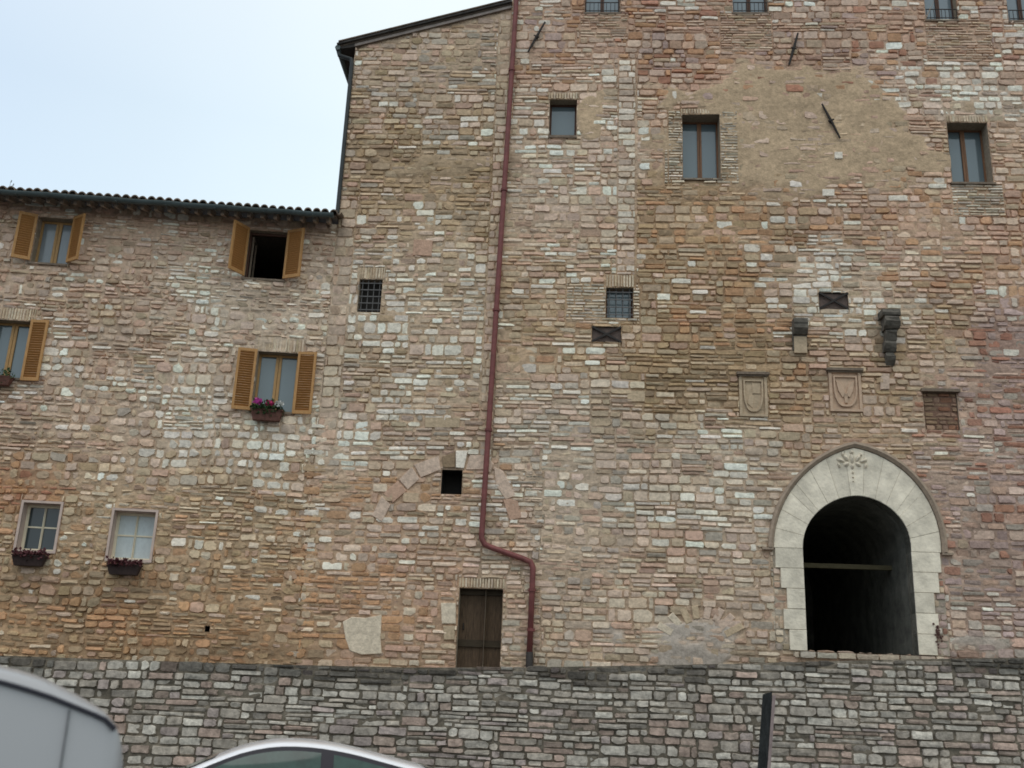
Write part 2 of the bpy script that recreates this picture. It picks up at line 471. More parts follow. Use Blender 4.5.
def mortar(mb, plane, u0, u1, v0, v1, holes, step=.05, seed=1, drop=None, tint=None):
    us = np.unique(np.round(np.concatenate([np.arange(u0, u1, step), [u1]] + [np.array([h[0], h[1]]) for h in holes]), 5))
    vs = np.unique(np.round(np.concatenate([np.arange(v0, v1, step), [v1]] + [np.array([h[2], h[3]]) for h in holes]), 5))
    us = us[(us >= u0 - 1e-6) & (us <= u1 + 1e-6)]; vs = vs[(vs >= v0 - 1e-6) & (vs <= v1 + 1e-6)]
    U, V = np.meshgrid(us, vs)
    px, py = plane.px(U.ravel(), V.ravel()); px = px.reshape(U.shape); py = py.reshape(U.shape)
    pm = plaster(px, py) + (fbm(U * 1.6, V * 2.4, seed + 9, 4) - .5) * 1.5 * (plaster(px, py) > .02)
    pm = sstep(.30, .85, pm)
    # joints filled flush in places, open in others
    fill = fbm(U * .5, V * .6, seed + 4, 2)
    z = .002 + (fill - .5) * .062 + (fbm(U * 5, V * 9, seed, 3) - .5) * .055
    z = z * (1 - pm) + (.040 + (fbm(U * 2.5, V * 4, seed + 1, 4) - .5) * .040) * pm
    W = region(px.ravel(), py.ravel())
    col = (W @ PALM).reshape(U.shape + (3,)) * np.array([.91, .88, .84]) * (.74 + .52 * fbm(U * 1.6, V * 2.2, seed + 6, 4))[..., None]
    pcol = np.array([.52, .385, .25]) * (.78 + .44 * fbm(U * 1.3, V * 1.5, seed + 7, 4))[..., None]
    low = sstep(560, 600, py)[..., None]
    pcol = pcol * (1 - low) + np.array([.50, .43, .36]) * low * (.8 + .4 * fbm(U * 1.3, V * 1.5, seed + 7, 4))[..., None]
    col = col * (1 - pm[..., None]) + pcol * pm[..., None]
    col = col * stain(px, py, U, V)[..., None]
    nu, nv = len(us), len(vs)
    n0 = len(mb.v)
    mb.v.extend(list(zip(U.ravel().tolist(), (-z).ravel().tolist(), V.ravel().tolist())))
    mb.c.extend([tuple(c) for c in col.reshape(-1, 3).tolist()])
    for j in range(nv - 1):
        vc = (vs[j] + vs[j + 1]) / 2
        hj = [h for h in holes if h[2] < vc < h[3]]
        for i in range(nu - 1):
            uc = (us[i] + us[i + 1]) / 2
            if any(h[0] < uc < h[1] for h in hj): continue
            if drop and drop(uc, vc): continue
            a = n0 + j * nu + i
            mb.f.append((a, a + 1, a + nu + 1, a + nu))

def special(mb, plane, polys, rg):
    """hand placed stones: picture polygon, colour key, depth"""
    out = []
    for poly, key, dp in polys:
        P = [plane.uv(*p) for p in poly]
        c = np.array(PAL[key]) * rg.uniform(.92, 1.08)
        mb.prism(P, -dp, .03, tuple(c), bevel=.015); out.append(P)
    return out

def body(mb, u0, u1, v0, v1, depth=9.0, col=(.36, .29, .22)):
    """side walls, back wall and top of a building behind its facade"""
    vs = [(u0, .05, v0), (u1, .05, v0), (u1, depth, v0), (u0, depth, v0), (u0, .05, v1), (u1, .05, v1), (u1, depth, v1), (u0, depth, v1)]
    mb.add(vs, [(0, 3, 7, 4), (1, 5, 6, 2), (3, 2, 6, 7), (4, 7, 6, 5)], col)

# ---------------------------------------------------------------- windows
def reveal(r, depth, m, parent, name='window', room=0.0, m2=None):
    """the recess of an opening: four inner faces and, behind it, a room if it stands open"""
    u0, u1, v0, v1 = r; mb = MB()
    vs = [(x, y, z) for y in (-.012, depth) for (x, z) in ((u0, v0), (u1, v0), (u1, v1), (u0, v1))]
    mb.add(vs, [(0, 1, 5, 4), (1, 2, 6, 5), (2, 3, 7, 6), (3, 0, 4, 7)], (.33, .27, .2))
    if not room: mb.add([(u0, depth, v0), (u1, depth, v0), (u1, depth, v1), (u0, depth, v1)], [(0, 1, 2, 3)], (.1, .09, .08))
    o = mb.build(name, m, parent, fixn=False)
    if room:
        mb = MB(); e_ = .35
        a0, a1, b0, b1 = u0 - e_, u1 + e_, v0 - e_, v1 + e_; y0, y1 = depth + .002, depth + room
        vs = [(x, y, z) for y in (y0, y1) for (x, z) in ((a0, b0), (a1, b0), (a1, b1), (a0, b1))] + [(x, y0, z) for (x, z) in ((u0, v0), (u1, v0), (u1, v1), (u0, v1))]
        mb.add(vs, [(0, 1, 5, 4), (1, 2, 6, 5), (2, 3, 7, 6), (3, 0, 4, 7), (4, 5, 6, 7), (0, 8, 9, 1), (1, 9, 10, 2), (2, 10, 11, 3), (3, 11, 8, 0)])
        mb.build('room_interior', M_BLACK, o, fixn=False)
    return o

def casement(r, y, parent, mf, mg, sash=2, fw=.05, rows=1, mull=.07, cols_inner=1):
    u0, u1, v0, v1 = r; f = MB()
    f.box(u0, u0 + fw, y, y + .06, v0, v1); f.box(u1 - fw, u1, y, y + .06, v0, v1)
    f.box(u0 + fw, u1 - fw, y, y + .06, v1 - fw, v1); f.box(u0 + fw, u1 - fw, y, y + .06, v0, v0 + fw)
    xs = [u0 + fw, u1 - fw]
    if sash == 2:
        c = (u0 + u1) / 2
        f.box(c - mull / 2, c - .004, y - .012, y + .05, v0 + fw, v1 - fw); f.box(c + .004, c + mull / 2, y - .006, y + .05, v0 + fw, v1 - fw)
        xs = [u0 + fw, c - mull / 2, c + mull / 2, u1 - fw]
    if rows == 2:
        zc = v0 + (v1 - v0) * .52
        for i in range(0, len(xs), 2): f.box(xs[i], xs[i + 1], y + .01, y + .05, zc - .016, zc + .016)
    fo = f.build('frame', mf, parent)
    for i in range(0, len(xs), 2):
        g = MB(); g.box(xs[i] - .01, xs[i + 1] + .01, y + .03, y + .036, v0 + fw - .01, v1 - fw + .01)
        g.build('pane', mg, parent)
    return fo

def sill(r, parent, m, over=.05, out=.06, th=.05):
    s = MB(); s.box(r[0] - over, r[1] + over, -out, .15, r[2] - th, r[2] - .002); return s.build('sill', m, parent)

def shutter(hx, side, w_, v0, v1, ang, parent):
    """hinged at x = hx, opening away from the window to side (-1 left, +1 right); ang = swing off the wall"""
    s = MB(); t = .04; st = .055
    def T(x, y, z):           # x along the leaf, y thickness outwards
        ca, sa = math.cos(ang), math.sin(ang)
        return (hx + side * (x * ca - y * sa), -.055 - (x * sa + y * ca), z)
    def bx(x0, x1, y0, y1, z0, z1):
        vs = [T(x, y, z) for x in (x0, x1) for y in (y0, y1) for z in (z0, z1)]
        s.add(vs, [(0, 1, 3, 2), (4, 6, 7, 5), (0, 4, 5, 1), (2, 3, 7, 6), (0, 2, 6, 4), (1, 5, 7, 3)])
    bx(.01, .01 + st, 0, t, v0, v1); bx(w_ - st, w_, 0, t, v0, v1)
    bx(.01 + st, w_ - st, 0, t, v0, v0 + .08); bx(.01 + st, w_ - st, 0, t, v1 - .065, v1)
    o = s.build('shutter', M_WOOD, parent)
    s = MB()
    z = v0 + .085
    while z < v1 - .09:
        vs = [T(.01 + st, .004, z), (T(w_ - st, .004, z)), T(w_ - st, .034, z + .034), T(.01 + st, .034, z + .034),
              T(.01 + st, .004, z + .009), (T(w_ - st, .004, z + .009)), T(w_ - st, .034, z + .043), T(.01 + st, .034, z + .043)]
        s.add(vs, [(0, 1, 2, 3), (4, 7, 6, 5), (0, 4, 5, 1), (1, 5, 6, 2), (2, 6, 7, 3), (3, 7, 4, 0)])
        z += .056
    s.v = s.v; 
    # slats belong to the leaf: join them in the same mesh with a second material slot
    me = o.data; bm = bmesh.new(); bm.from_mesh(me)
    vv = [bm.verts.new(p) for p in s.v]
    for f in s.f:
        nf = bm.faces.new([vv[i] for i in f]); nf.material_index = 1
    bmesh.ops.recalc_face_normals(bm, faces=bm.faces); bm.to_mesh(me); bm.free(); me.materials.append(M_SLAT)
    return o

def grille(r, parent, nx, nz, y=.05):
    g = MB(); u0, u1, v0, v1 = r
    M_BAR = mat('grey_iron_bar', (.13, .125, .12), .7, 20, .3)
    for i in range(nx):
        x = u0 + (u1 - u0) * (i + .5) / nx; g.tube([(x, y, v0 - .01), (x, y, v1 + .01)], .011, 6)
    for j in range(nz):
        z = v0 + (v1 - v0) * (j + .5) / nz; g.box(u0 - .01, u1 + .01, y - .022, y - .010, z - .012, z + .012)
    return g.build('grille', M_BAR, parent)

# ================================================================ SETTING
def ground():
    mb = MB(); mb.add([(-600, -600, 0), (600, -600, 0), (600, 600, 0), (-600, 600, 0)], [(0, 1, 2, 3)])
    o = mb.build('street', mat('asphalt', (.06, .06, .062), 0.9, 3, 0.3, 0.4, 60), None); o['kind'] = 'structure'
ground()

BASEV = 2.0                                        # facade foot, hidden behind the retaining wall
# ================================================================ LEFT HOUSE
rg = random.Random(11)
house = thing('stone_house', 'low stone house with tiled eave and honey wooden shutters', 'house', PL.o, PL.th)
W1 = PL.rect((41, 218), (77, 219), (66, 264), (29, 263))
W2 = PL.rect((250, 231), (289, 232), (283, 280), (243, 278))
W3 = PL.rect((-7, 320), (33, 321), (21, 378), (-19, 377))
W4 = PL.rect((259, 351), (299, 354), (292, 413), (251, 410))
W5 = PL.rect((24, 502), (61, 505), (54, 552), (17, 549))
W6 = PL.rect((115, 510), (156, 513), (150, 561), (108, 558))
HOLE = PL.rect((205, 626), (210, 626), (210, 632), (205, 632))
uW = PL.uv(-190, 400)[0]
EAVED = .55
eave_z = PL.uv(170, 206, EAVED)[1]
TOPL = eave_z + .10
SUR = .05
def grow(r, e_): return (r[0] - e_, r[1] + e_, r[2] - e_, r[3] + e_)
holesL = [W1, W2, W3, W4, W5, W6, HOLE]
lint4 = (W4[0] - .06, W4[1] + .12, W4[3] + .005, W4[3] + .34)
lint3 = (W3[0] - .06, W3[1] + .06, W3[3] + .005, W3[3] + .30)
wall = MB()
BIGS = PL.rect((343, 617), (381, 616), (381, 654), (343, 655))
blocksL = [W1, W2, W3, W4, grow(W5, SUR), grow(W6, SUR), HOLE, lint4, lint3]
quo = (-.0, 0, 0, 0)
rects = rubble(uW, 0, BASEV, TOPL, blocksL, rg, hs=(.07, .17), ls=(.12, .40), bigp=.25)
add_stones(wall, PL, rects, rg, holesL, colfn=std_cols(21, 1.7), rough=1.5, tilt=3.5, shrink=.30, joint=.011, warp=.07, depth=(.012, .05))
for lb in (lint4, lint3):
    add_stones(wall, PL, coursed(*lb, [], rg, h=lb[3] - lb[2], l=.062, jit=.08), rg, holesL, colfn=pal_cols(3, dict(cream=1, buff=1)), warp=0, vary=.09, joint=.010, depth=(.02, .03))
mortar(wall, PL, uW, 0, BASEV, TOPL, holesL, seed=31)
body(wall, uW, 0, BASEV - 2, TOPL + .0)
wall.build('wall', M_STONE, house, fixn=False)

# windows with shutters
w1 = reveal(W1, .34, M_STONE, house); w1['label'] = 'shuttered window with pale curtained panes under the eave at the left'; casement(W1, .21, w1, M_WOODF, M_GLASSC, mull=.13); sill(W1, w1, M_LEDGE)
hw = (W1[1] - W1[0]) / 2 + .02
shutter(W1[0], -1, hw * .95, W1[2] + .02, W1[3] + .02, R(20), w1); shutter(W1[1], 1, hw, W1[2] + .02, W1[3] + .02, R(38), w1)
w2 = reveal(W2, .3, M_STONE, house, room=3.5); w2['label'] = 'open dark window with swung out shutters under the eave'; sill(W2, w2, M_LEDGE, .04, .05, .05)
f = MB(); f.box(W2[0] + .002, W2[0] + .05, .12, .18, W2[2] + .003, W2[3] - .003); f.box(W2[1] - .05, W2[1] - .002, .12, .18, W2[2] + .003, W2[3] - .003)
f.box(W2[0] + .05, W2[1] - .05, .12, .18, W2[3] - .06, W2[3] - .003); f.build('frame', M_DARKW, w2)
sw = (W2[1] - W2[0]) / 2 - .04                                           # inner sash, swung into the room
f = MB()
def sashbar(a, b, z0, z1): f.box(W2[0] + .06, W2[0] + .10, a, b, z0, z1)
sashbar(.2, .24, W2[2] + .03, W2[3] - .08); sashbar(.16 + sw, .2 + sw, W2[2] + .03, W2[3] - .08); sashbar(.24, .16 + sw, W2[2] + .03, W2[2] + .08); sashbar(.24, .16 + sw, W2[3] - .13, W2[3] - .08)
f.build('open_sash', M_LEDGE, w2)
hw = (W2[1] - W2[0]) / 2 + .02
shutter(W2[0], -1, hw * 1.05, W2[2] + .02, W2[3] + .02, R(55), w2); shutter(W2[1], 1, hw * .98, W2[2] + .01, W2[3] + .02, R(27), w2)
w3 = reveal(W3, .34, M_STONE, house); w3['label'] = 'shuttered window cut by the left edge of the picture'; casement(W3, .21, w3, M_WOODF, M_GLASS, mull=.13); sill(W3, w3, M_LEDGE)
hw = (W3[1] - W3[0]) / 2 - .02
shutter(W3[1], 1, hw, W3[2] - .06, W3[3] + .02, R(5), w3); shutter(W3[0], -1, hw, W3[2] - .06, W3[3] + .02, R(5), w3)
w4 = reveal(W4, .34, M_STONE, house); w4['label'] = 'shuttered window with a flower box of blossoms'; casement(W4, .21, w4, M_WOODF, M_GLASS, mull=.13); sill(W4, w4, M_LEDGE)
hw = (W4[1] - W4[0]) / 2 - .02
shutter(W4[0], -1, hw, W4[2] - .02, W4[3] + .02, R(8), w4); shutter(W4[1], 1, hw, W4[2] - .04, W4[3] + .02, R(6), w4)
for Wx, mg in ((W5, M_GLASSD), (W6, M_CURT)):
    wx = reveal(Wx, .36, M_PINKR, house); wx['label'] = 'four pane window with dark glass' if Wx is W5 else 'four pane window with white curtain'; casement(Wx, .22, wx, M_WFRAME, mg, mull=.035, rows=2, fw=.06)
    s = MB(); a, b, c, d = Wx; y0 = -.045
    s.box(a - SUR, a, y0, .03, c - SUR, d + SUR); s.box(b, b + SUR, y0, .03, c - SUR, d + SUR); s.box(a, b, y0, .03, d, d + SUR); s.box(a, b, y0, .03, c - SUR, c)
    s.build('surround', M_PINKR, wx)
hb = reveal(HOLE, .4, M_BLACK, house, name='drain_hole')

# eave: boards, rafters, gutter and tiles
SL = math.tan(R(17))
def roof_z(y): return eave_z + .02 + (y + EAVED) * SL        # y local (negative outside)
rf = MB()
y0, y1 = -EAVED, 5.0
rf.add([(uW, y0, roof_z(y0)), (0, y0, roof_z(y0)), (0, y1, roof_z(y1)), (uW, y1, roof_z(y1)),
        (uW, y0, roof_z(y0) + .04), (0, y0, roof_z(y0) + .04), (0, y1, roof_z(y1) + .04), (uW, y1, roof_z(y1) + .04)],
       [(0, 1, 2, 3), (4, 7, 6, 5), (0, 4, 5, 1), (1, 5, 6, 2), (2, 6, 7, 3), (3, 7, 4, 0)])
roof = rf.build('roof', M_SOFF, house)
ra = MB(); u = uW + .1
while u < -.05:
    yb = .03; yf = -EAVED + .06
    zb, zf = roof_z(yb) - .004, roof_z(yf) - .004
    for_ = [(u, yf, zf - .13), (u + .075, yf, zf - .13), (u + .075, yf, zf), (u, yf, zf), (u, yb, zb - .13), (u + .075, yb, zb - .13), (u + .075, yb, zb), (u, yb, zb)]
    ra.add(for_, [(0, 1, 2, 3), (4, 7, 6, 5), (0, 4, 5, 1), (1, 5, 6, 2), (2, 6, 7, 3), (3, 7, 4, 0)])
    u += .30
ra.build('rafter_row', M_RAFT, roof)
tl = MB(); u = uW + .05; sp_ = .195; tr = .092; i = 0
while u < .02:
    du = rg.uniform(-.012, .012); dz0 = rg.uniform(-.008, .012)
    for kk in range(10):
        ya = -EAVED - .07 + kk * .42 + rg.uniform(-.02, .02); yb = ya + .50
        za = roof_z(ya) + .075 + dz0; zb = roof_z(yb) + .045 + dz0
        seg = 8; vs = []
        for (yy, zz, r_) in ((ya, za, tr), (yb, zb, tr * .8), (ya, za - .013, tr - .015), (yb, zb - .013, tr * .8 - .015)):
            for q in range(seg + 1):
                t = math.pi * q / seg; vs.append((u + du + r_ * math.cos(t), yy, zz + r_ * math.sin(t) * 1.15))
        n = seg + 1; fs = []
        for q in range(seg):
            fs += [(q, q + 1, n + q + 1, n + q), (2 * n + q, 3 * n + q, 3 * n + q + 1, 2 * n + q + 1), (q, 2 * n + q, 2 * n + q + 1, q + 1)]
        tl.add(vs, fs)
    # channel tile between
    vs = []
    for yy in (-EAVED - .06, 4.6):
        for q in range(7):
            t = math.pi + math.pi * q / 6; vs.append((u + sp_ / 2 + .085 * math.cos(t), yy, roof_z(yy) + .13 + .08 * math.sin(t)))
    tl.add(vs, [(q, q + 1, 8 + q, 7 + q) for q in range(6)])
    u += sp_ * rg.uniform(.96, 1.04); i += 1
tl.build('roof_tiles', M_TILE, roof, smooth=False, fixn=False)
gt = MB(); pr = []
gy, gz, gr = -EAVED - .10, eave_z + .035, .085
seg = 10; vs = []; NS = 30
for a in range(NS + 1):
    x = uW + (0 - .05 - uW) * a / NS; sag = .008 * math.sin(a * 1.7)
    for r_ in (gr, gr - .012):
        for q in range(seg + 1):
            t = math.pi + math.pi * q / seg; vs.append((x, gy + r_ * math.cos(t), gz + r_ * math.sin(t) * 1.05 + sag))
n2 = 2 * (seg + 1); fs = []
for a in range(NS):
    for q in range(seg):
        b = a * n2; fs.append((b + q, b + q + 1, b + n2 + q + 1, b + n2 + q)); c_ = b + seg + 1; fs.append((c_ + q, c_ + n2 + q, c_ + n2 + q + 1, c_ + q + 1))
    b = a * n2; fs.append((b, b + n2, b + n2 + seg + 1, b + seg + 1)); fs.append((b + seg, b + 2 * seg + 1, b + n2 + 2 * seg + 1, b + n2 + seg))
gt.add(vs, fs)
for x in np.arange(uW + .4, -.1, 1.1): gt.box(x, x + .025, gy - .1, gy + .12, gz - .1, gz - .088)
gt.add([(-.05, gy + gr * math.cos(math.pi + math.pi * q / seg), gz + gr * math.sin(math.pi + math.pi * q / seg)) for q in range(seg + 1)], [tuple(range(seg + 1))])
gt.build('gutter', M_GUT, roof, fixn=False)

# ================================================================ MIDDLE BUILDING (sloping roof edge)
rg = random.Random(5)
gable = thing('gabled_building', 'tall stone building with sloping roof edge, left of the red drainpipe', 'building', PM.o, PM.th)
G1 = PM.rect((360, 279), (383, 280), (380, 313), (357, 312))
GH = PM.rect((442, 470), (462, 470), (462, 494), (441, 494))
DR = PM.rect((459, 588), (504, 589), (499, 668), (456, 668))
DR = (DR[0], DR[1], BASEV + .3, DR[3])
ga = PM.uv(352, 47); gb = PM.uv(507, 9)
gs = (gb[1] - ga[1]) / (gb[0] - ga[0])
def gz_(u): return ga[1] + (u - ga[0]) * gs
TOPM = gz_(WM) + .02
lintG = (G1[0] - .03, G1[1] + .05, G1[3] + .005, G1[3] + .30)
lintD = (DR[0] - .04, DR[1] + .05, DR[3] + .005, DR[3] + .22)
qz0, qz1 = PM.uv(332, 440)[1], gz_(0)
quoL = (0, .42, qz0, PM.uv(345, 200)[1])
quoR = (WM - .30, WM, PM.uv(490, 420)[1], TOPM)
EXT = .98; ZEXT = PM.uv(485, 470)[1]                  # below this the joint of the two buildings steps right
holesM = [G1, GH, DR]
STEP = [(WM, WM + EXT + .4, ZEXT, TOPM + 5)]; STEPR = []
rt = random.Random(77); zq = BASEV
while zq < ZEXT - .01:                                             # toothed joint, course by course
    zn = min(zq + rt.uniform(.14, .34), ZEXT); ee = EXT + rt.uniform(-.3, .3)
    STEP.append((WM + ee, WM + EXT + .4, zq, zn)); STEPR.append((-.01, ee, zq, zn)); zq = zn
blocksM = holesM + [lintG, lintD, quoL, quoR] + STEP
wall = MB()
SPM = [([(412, 467), (420, 479), (408, 490), (399, 480)], 'palepink', .042), ([(398, 481), (407, 491), (393, 503), (383, 494)], 'pink', .038), ([(414, 465), (439, 456), (441, 470), (421, 478)], 'palepink', .044),
       ([(456, 451), (468, 451), (464, 469), (456, 468)], 'white', .05), ([(470, 455), (486, 456), (485, 470), (466, 470)], 'palepink', .044),
       ([(382, 496), (391, 505), (382, 522), (372, 516)], 'palepink', .042), ([(442, 457), (455, 452), (455, 468), (443, 468)], 'brown', .04), ([(503, 500), (517, 498), (522, 518), (510, 521)], 'pink', .042), ([(489, 459), (494, 464), (490, 474), (486, 468)], 'palepink', .04)]
SPM = [(p, k_, d) for p, k_, d in SPM]
pb = special(wall, PM, SPM, rg)
pb += special(wall, PM, [([(343, 622), (352, 617), (366, 618), (382, 615), (381, 640), (382, 654), (362, 655), (350, 651), (346, 640)], 'cream', .05), ([(441, 603), (456, 603), (456, 624), (442, 624)], 'cream', .05), ([(443, 626), (455, 626), (455, 640), (444, 640)], 'buff', .045),
                         ([(414, 240), (433, 241), (432, 257), (413, 256)], 'pink', .05), ([(470, 537), (500, 536), (500, 547), (470, 547)], 'cream', .05) if False else ([(425, 418), (460, 418), (460, 428), (425, 428)], 'buff', .05)], rg)
rects = [r for r in rubble(0, WM + EXT + .3, BASEV, TOPM, blocksM, rg, hs=(.08, .18), ls=(.15, .50), bigp=.22) if r[3] < gz_(r[0]) + .06]
add_stones(wall, PM, rects, rg, holesM, colfn=std_cols(22, 1.6), polyblocks=pb, rough=1.2, tilt=2, shrink=.2)
for q, hh in ((quoL, .24), (quoR, .2)):
    add_stones(wall, PM, [r for r in coursed(*q, holesM, rg, h=hh, l=.42 if q is quoL else .26) if r[3] < gz_(r[0])], rg, holesM, colfn=pal_cols(8, dict(palepink=3, cream=1.5, buff=2, pink=1)), warp=0)
for lb in (lintG, lintD):
    add_stones(wall, PM, coursed(*lb, [], rg, h=lb[3] - lb[2], l=.062, jit=.08), rg, holesM, colfn=pal_cols(3, dict(cream=1, buff=1)), warp=0, vary=.09, joint=.010, depth=(.02, .03))
mortar(wall, PM, 0, WM + EXT + .3, BASEV, TOPM, holesM + STEP, seed=41, drop=lambda u, v: v > gz_(u) + .03)
bz0 = gz_(0)
wall.add([(0, .05, BASEV), (0, 9, BASEV), (0, 9, bz0), (0, .05, bz0), (WM, .05, TOPM), (WM, 9, TOPM), (WM, 9, BASEV)], [(0, 1, 2, 3), (3, 2, 5, 4), (1, 6, 5, 2)], (.36, .29, .22))
wall.build('wall', M_STONE, gable, fixn=False)

PB = Plane(hl.x, hl.y, R(.25)); bond = MB(); zq = BASEV; br = []
while zq < PM.uv(332, 425)[1]:
    zn = zq + rg.uniform(.09, .2); a_, b_ = -rg.uniform(.06, .34), rg.uniform(.06, .34)
    if rg.random() < .5: br.append((a_, b_, zq, zn))
    else:
        m_ = rg.uniform(a_ + .05, b_ - .05) if b_ - a_ > .3 else None
        br += [(a_, b_, zq, zn)] if m_ is None else [(a_, m_, zq, zn), (m_, b_, zq, zn)]
    zq = zn
add_stones(bond, PB, br, rg, [], colfn=std_cols(61), depth=(.032, .055), rough=1.2, tilt=1.5, shrink=.1)
bo = bond.build('corner_stones', M_STONE, gable, fixn=False); bo.rotation_euler = (0, 0, R(.25) - PM.th)
g1 = reveal(G1, .3, M_STONE, gable); g1['label'] = 'small dark window behind iron bars'; gm = MB(); gm.box(G1[0] + .002, G1[1] - .002, .2, .21, G1[2] + .002, G1[3] - .002); gm.build('pane', M_GLASSD if False else M_BLACK, g1); grille(G1, g1, 4, 5)  # near-black sheet instead of glass paints in the darkness of the room behind
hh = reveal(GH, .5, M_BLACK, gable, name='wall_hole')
dm = MB(); xs = np.linspace(DR[0] + .002, DR[1] - .002, 7); yd = .24
for i in range(6):
    dm.box(xs[i] + .0015, xs[i + 1] - .0015, yd + rg.uniform(0, .012), yd + .05, DR[2], DR[3] - .12)
dv = reveal(DR, .34, M_STONE, gable, name='doorway')
do = dm.build('door_leaf', M_DWOOD, dv)
dm = MB(); zc = PM.uv(480, 643)[1]
dm.box(DR[0] + .003, DR[1] - .003, yd - .035, yd - .002, zc - .07, zc + .07)
dm.build('cross_rail', mat('rail_wood', (.05, .037, .022), .8, 5, .4, .3, 20, stretch=(1, 9, 9)), dv); dm = MB(); dm.box(DR[0] + .003, DR[1] - .003, yd - .05, yd + .05, DR[3] - .118, DR[3] - .004)
dm.build('cross_rail', mat('rail_wood', (.05, .037, .022), .8, 5, .4, .3, 20, stretch=(1, 9, 9)), dv)
dm = MB(); dm.tube([(DR[0] + .10, yd - .03, zc + .28), (DR[0] + .10, yd - .03, zc + .40)], .012, 6); dm.box(DR[0] + .09, DR[0] + .11, yd - .03, yd + .0, zc + .27, zc + .285); dm.box(DR[0] + .09, DR[0] + .11, yd - .03, yd, zc + .395, zc + .41)
dm.build('handle', M_IRON, dv)

# roof of the middle building: slab sloping up to the right, overhanging left and front
OVL = PM.uv(337, 42, .3)
rm = MB(); yo = -.30; xl = OVL[0] - .0
def slab(z0, z1, xa, xb, ya, yb):
    P = []
    for x in (xa, xb):
        zc_ = gz_(x)
        for y in (ya, yb):
            for dz in (z0, z1): P.append((x, y, zc_ + dz))
    rm.add(P, [(0, 1, 3, 2), (4, 6, 7, 5), (0, 4, 5, 1), (2, 3, 7, 6), (0, 2, 6, 4), (1, 5, 7, 3)])
slab(.02, .07, xl, WM - .01, -.10, 9)
rr_ = rm.build('roof', M_SOFF, gable)
rm = MB(); slab(-.06, .018, 0.0, WM - .01, -.085, -.055); rm.build('verge_board', mat('verge_board', (.30, .255, .225), .85, 5, .3), rr_); rm = MB(); slab(.072, .115, xl - .04, WM - .01, -.16, 9.0); rm.build('verge', mat('verge_slate', (.07, .065, .06), .85, 5, .4), rr_)
rm = MB()
for kx in range(14):
    x0_ = xl + (WM - xl) * kx / 14; x1_ = x0_ + (WM - xl) / 14 + .06
    if x1_ > WM: x1_ = WM
    za, zb = gz_(x0_) + .118, gz_(x1_) + .135
    rm.add([(x0_, -.19, za), (x1_, -.17, zb), (x1_, .1, zb), (x0_, .1, za), (x0_, -.19, za + .03), (x1_, -.17, zb + .03), (x1_, .1, zb + .03), (x0_, .1, za + .03)],
           [(0, 1, 2, 3), (4, 7, 6, 5), (0, 4, 5, 1), (1, 5, 6, 2), (2, 6, 7, 3), (3, 7, 4, 0)])
rm.build('verge_tiles', M_TILE, rr_)
# eave gutter running back and its downpipe at the corner
gm = MB(); zg = gz_(xl) + .0
gm.tube([(xl - .02, -.12, zg), (xl - .02, 4, zg), (xl - .02, 9, zg)], .07, 8)
gm.build('gutter', M_GUT, rr_)
# underside boarding of the eave
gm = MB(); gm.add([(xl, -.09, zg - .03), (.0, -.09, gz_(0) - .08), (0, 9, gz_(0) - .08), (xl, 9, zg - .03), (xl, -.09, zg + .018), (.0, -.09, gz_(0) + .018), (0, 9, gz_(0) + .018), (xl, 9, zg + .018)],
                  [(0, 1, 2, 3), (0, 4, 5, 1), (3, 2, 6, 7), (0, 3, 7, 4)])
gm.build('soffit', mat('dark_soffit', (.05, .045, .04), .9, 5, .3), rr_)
pm_ = MB(); b_ = PM.uv(336, 207, .07)
zt = gz_(0) - .42
pm_.tube([(xl - .02, -.02, zg - .04), (xl + .02, -.03, zg - .18), (-.06, -.06, zt), (-.03, -.06, zt - .12), (-.03, -.06, zt - 1.2), (-.03, -.06, b_[1] - .15)], .05, 8)
pm_.build('downpipe', mat('dark_downpipe', (.04, .045, .045), .6, 4, .3), gable)

# ================================================================ RIGHT BUILDING
rg = random.Random(17)
pal = thing('stone_palazzo', 'tallest stone building, right of the red drainpipe, with a white pointed arch doorway', 'building', PR.o, PR.th)
T1 = PR.rect((586, -48), (621, -48), (619, 13), (585, 13))
T2 = PR.rect((731, -48), (765, -48), (768, 13), (733, 13))
T3 = PR.rect((920, -42), (951, -42), (958, 20), (926, 20))
T4 = PR.rect((1001, -40), (1034, -40), (1043, 21), (1009, 21))
A1 = PR.rect((550, 100), (577, 100), (576, 136), (549, 136))
A2 = PR.rect((682, 115), (719, 115), (721, 179), (683, 179))
A3 = PR.rect((946, 123), (987, 123), (993, 183), (953, 183))
G2 = PR.rect((606, 288), (633, 288), (633, 318), (606, 318))
X1 = PR.rect((592, 327), (621, 327), (621, 342), (592, 342))
X2 = PR.rect((819, 293), (848, 293), (848, 309), (819, 309))
S1 = PR.rect((739, 376), (767, 376), (767, 417), (739, 417))
S2 = PR.rect((829, 372), (861, 372), (861, 412), (829, 412))
S3 = PR.rect((924, 393), (958, 393), (958, 430), (924, 430))
uE = PR.uv(1230, 400)[0]
TOPR = PR.uv(760, -95)[1]
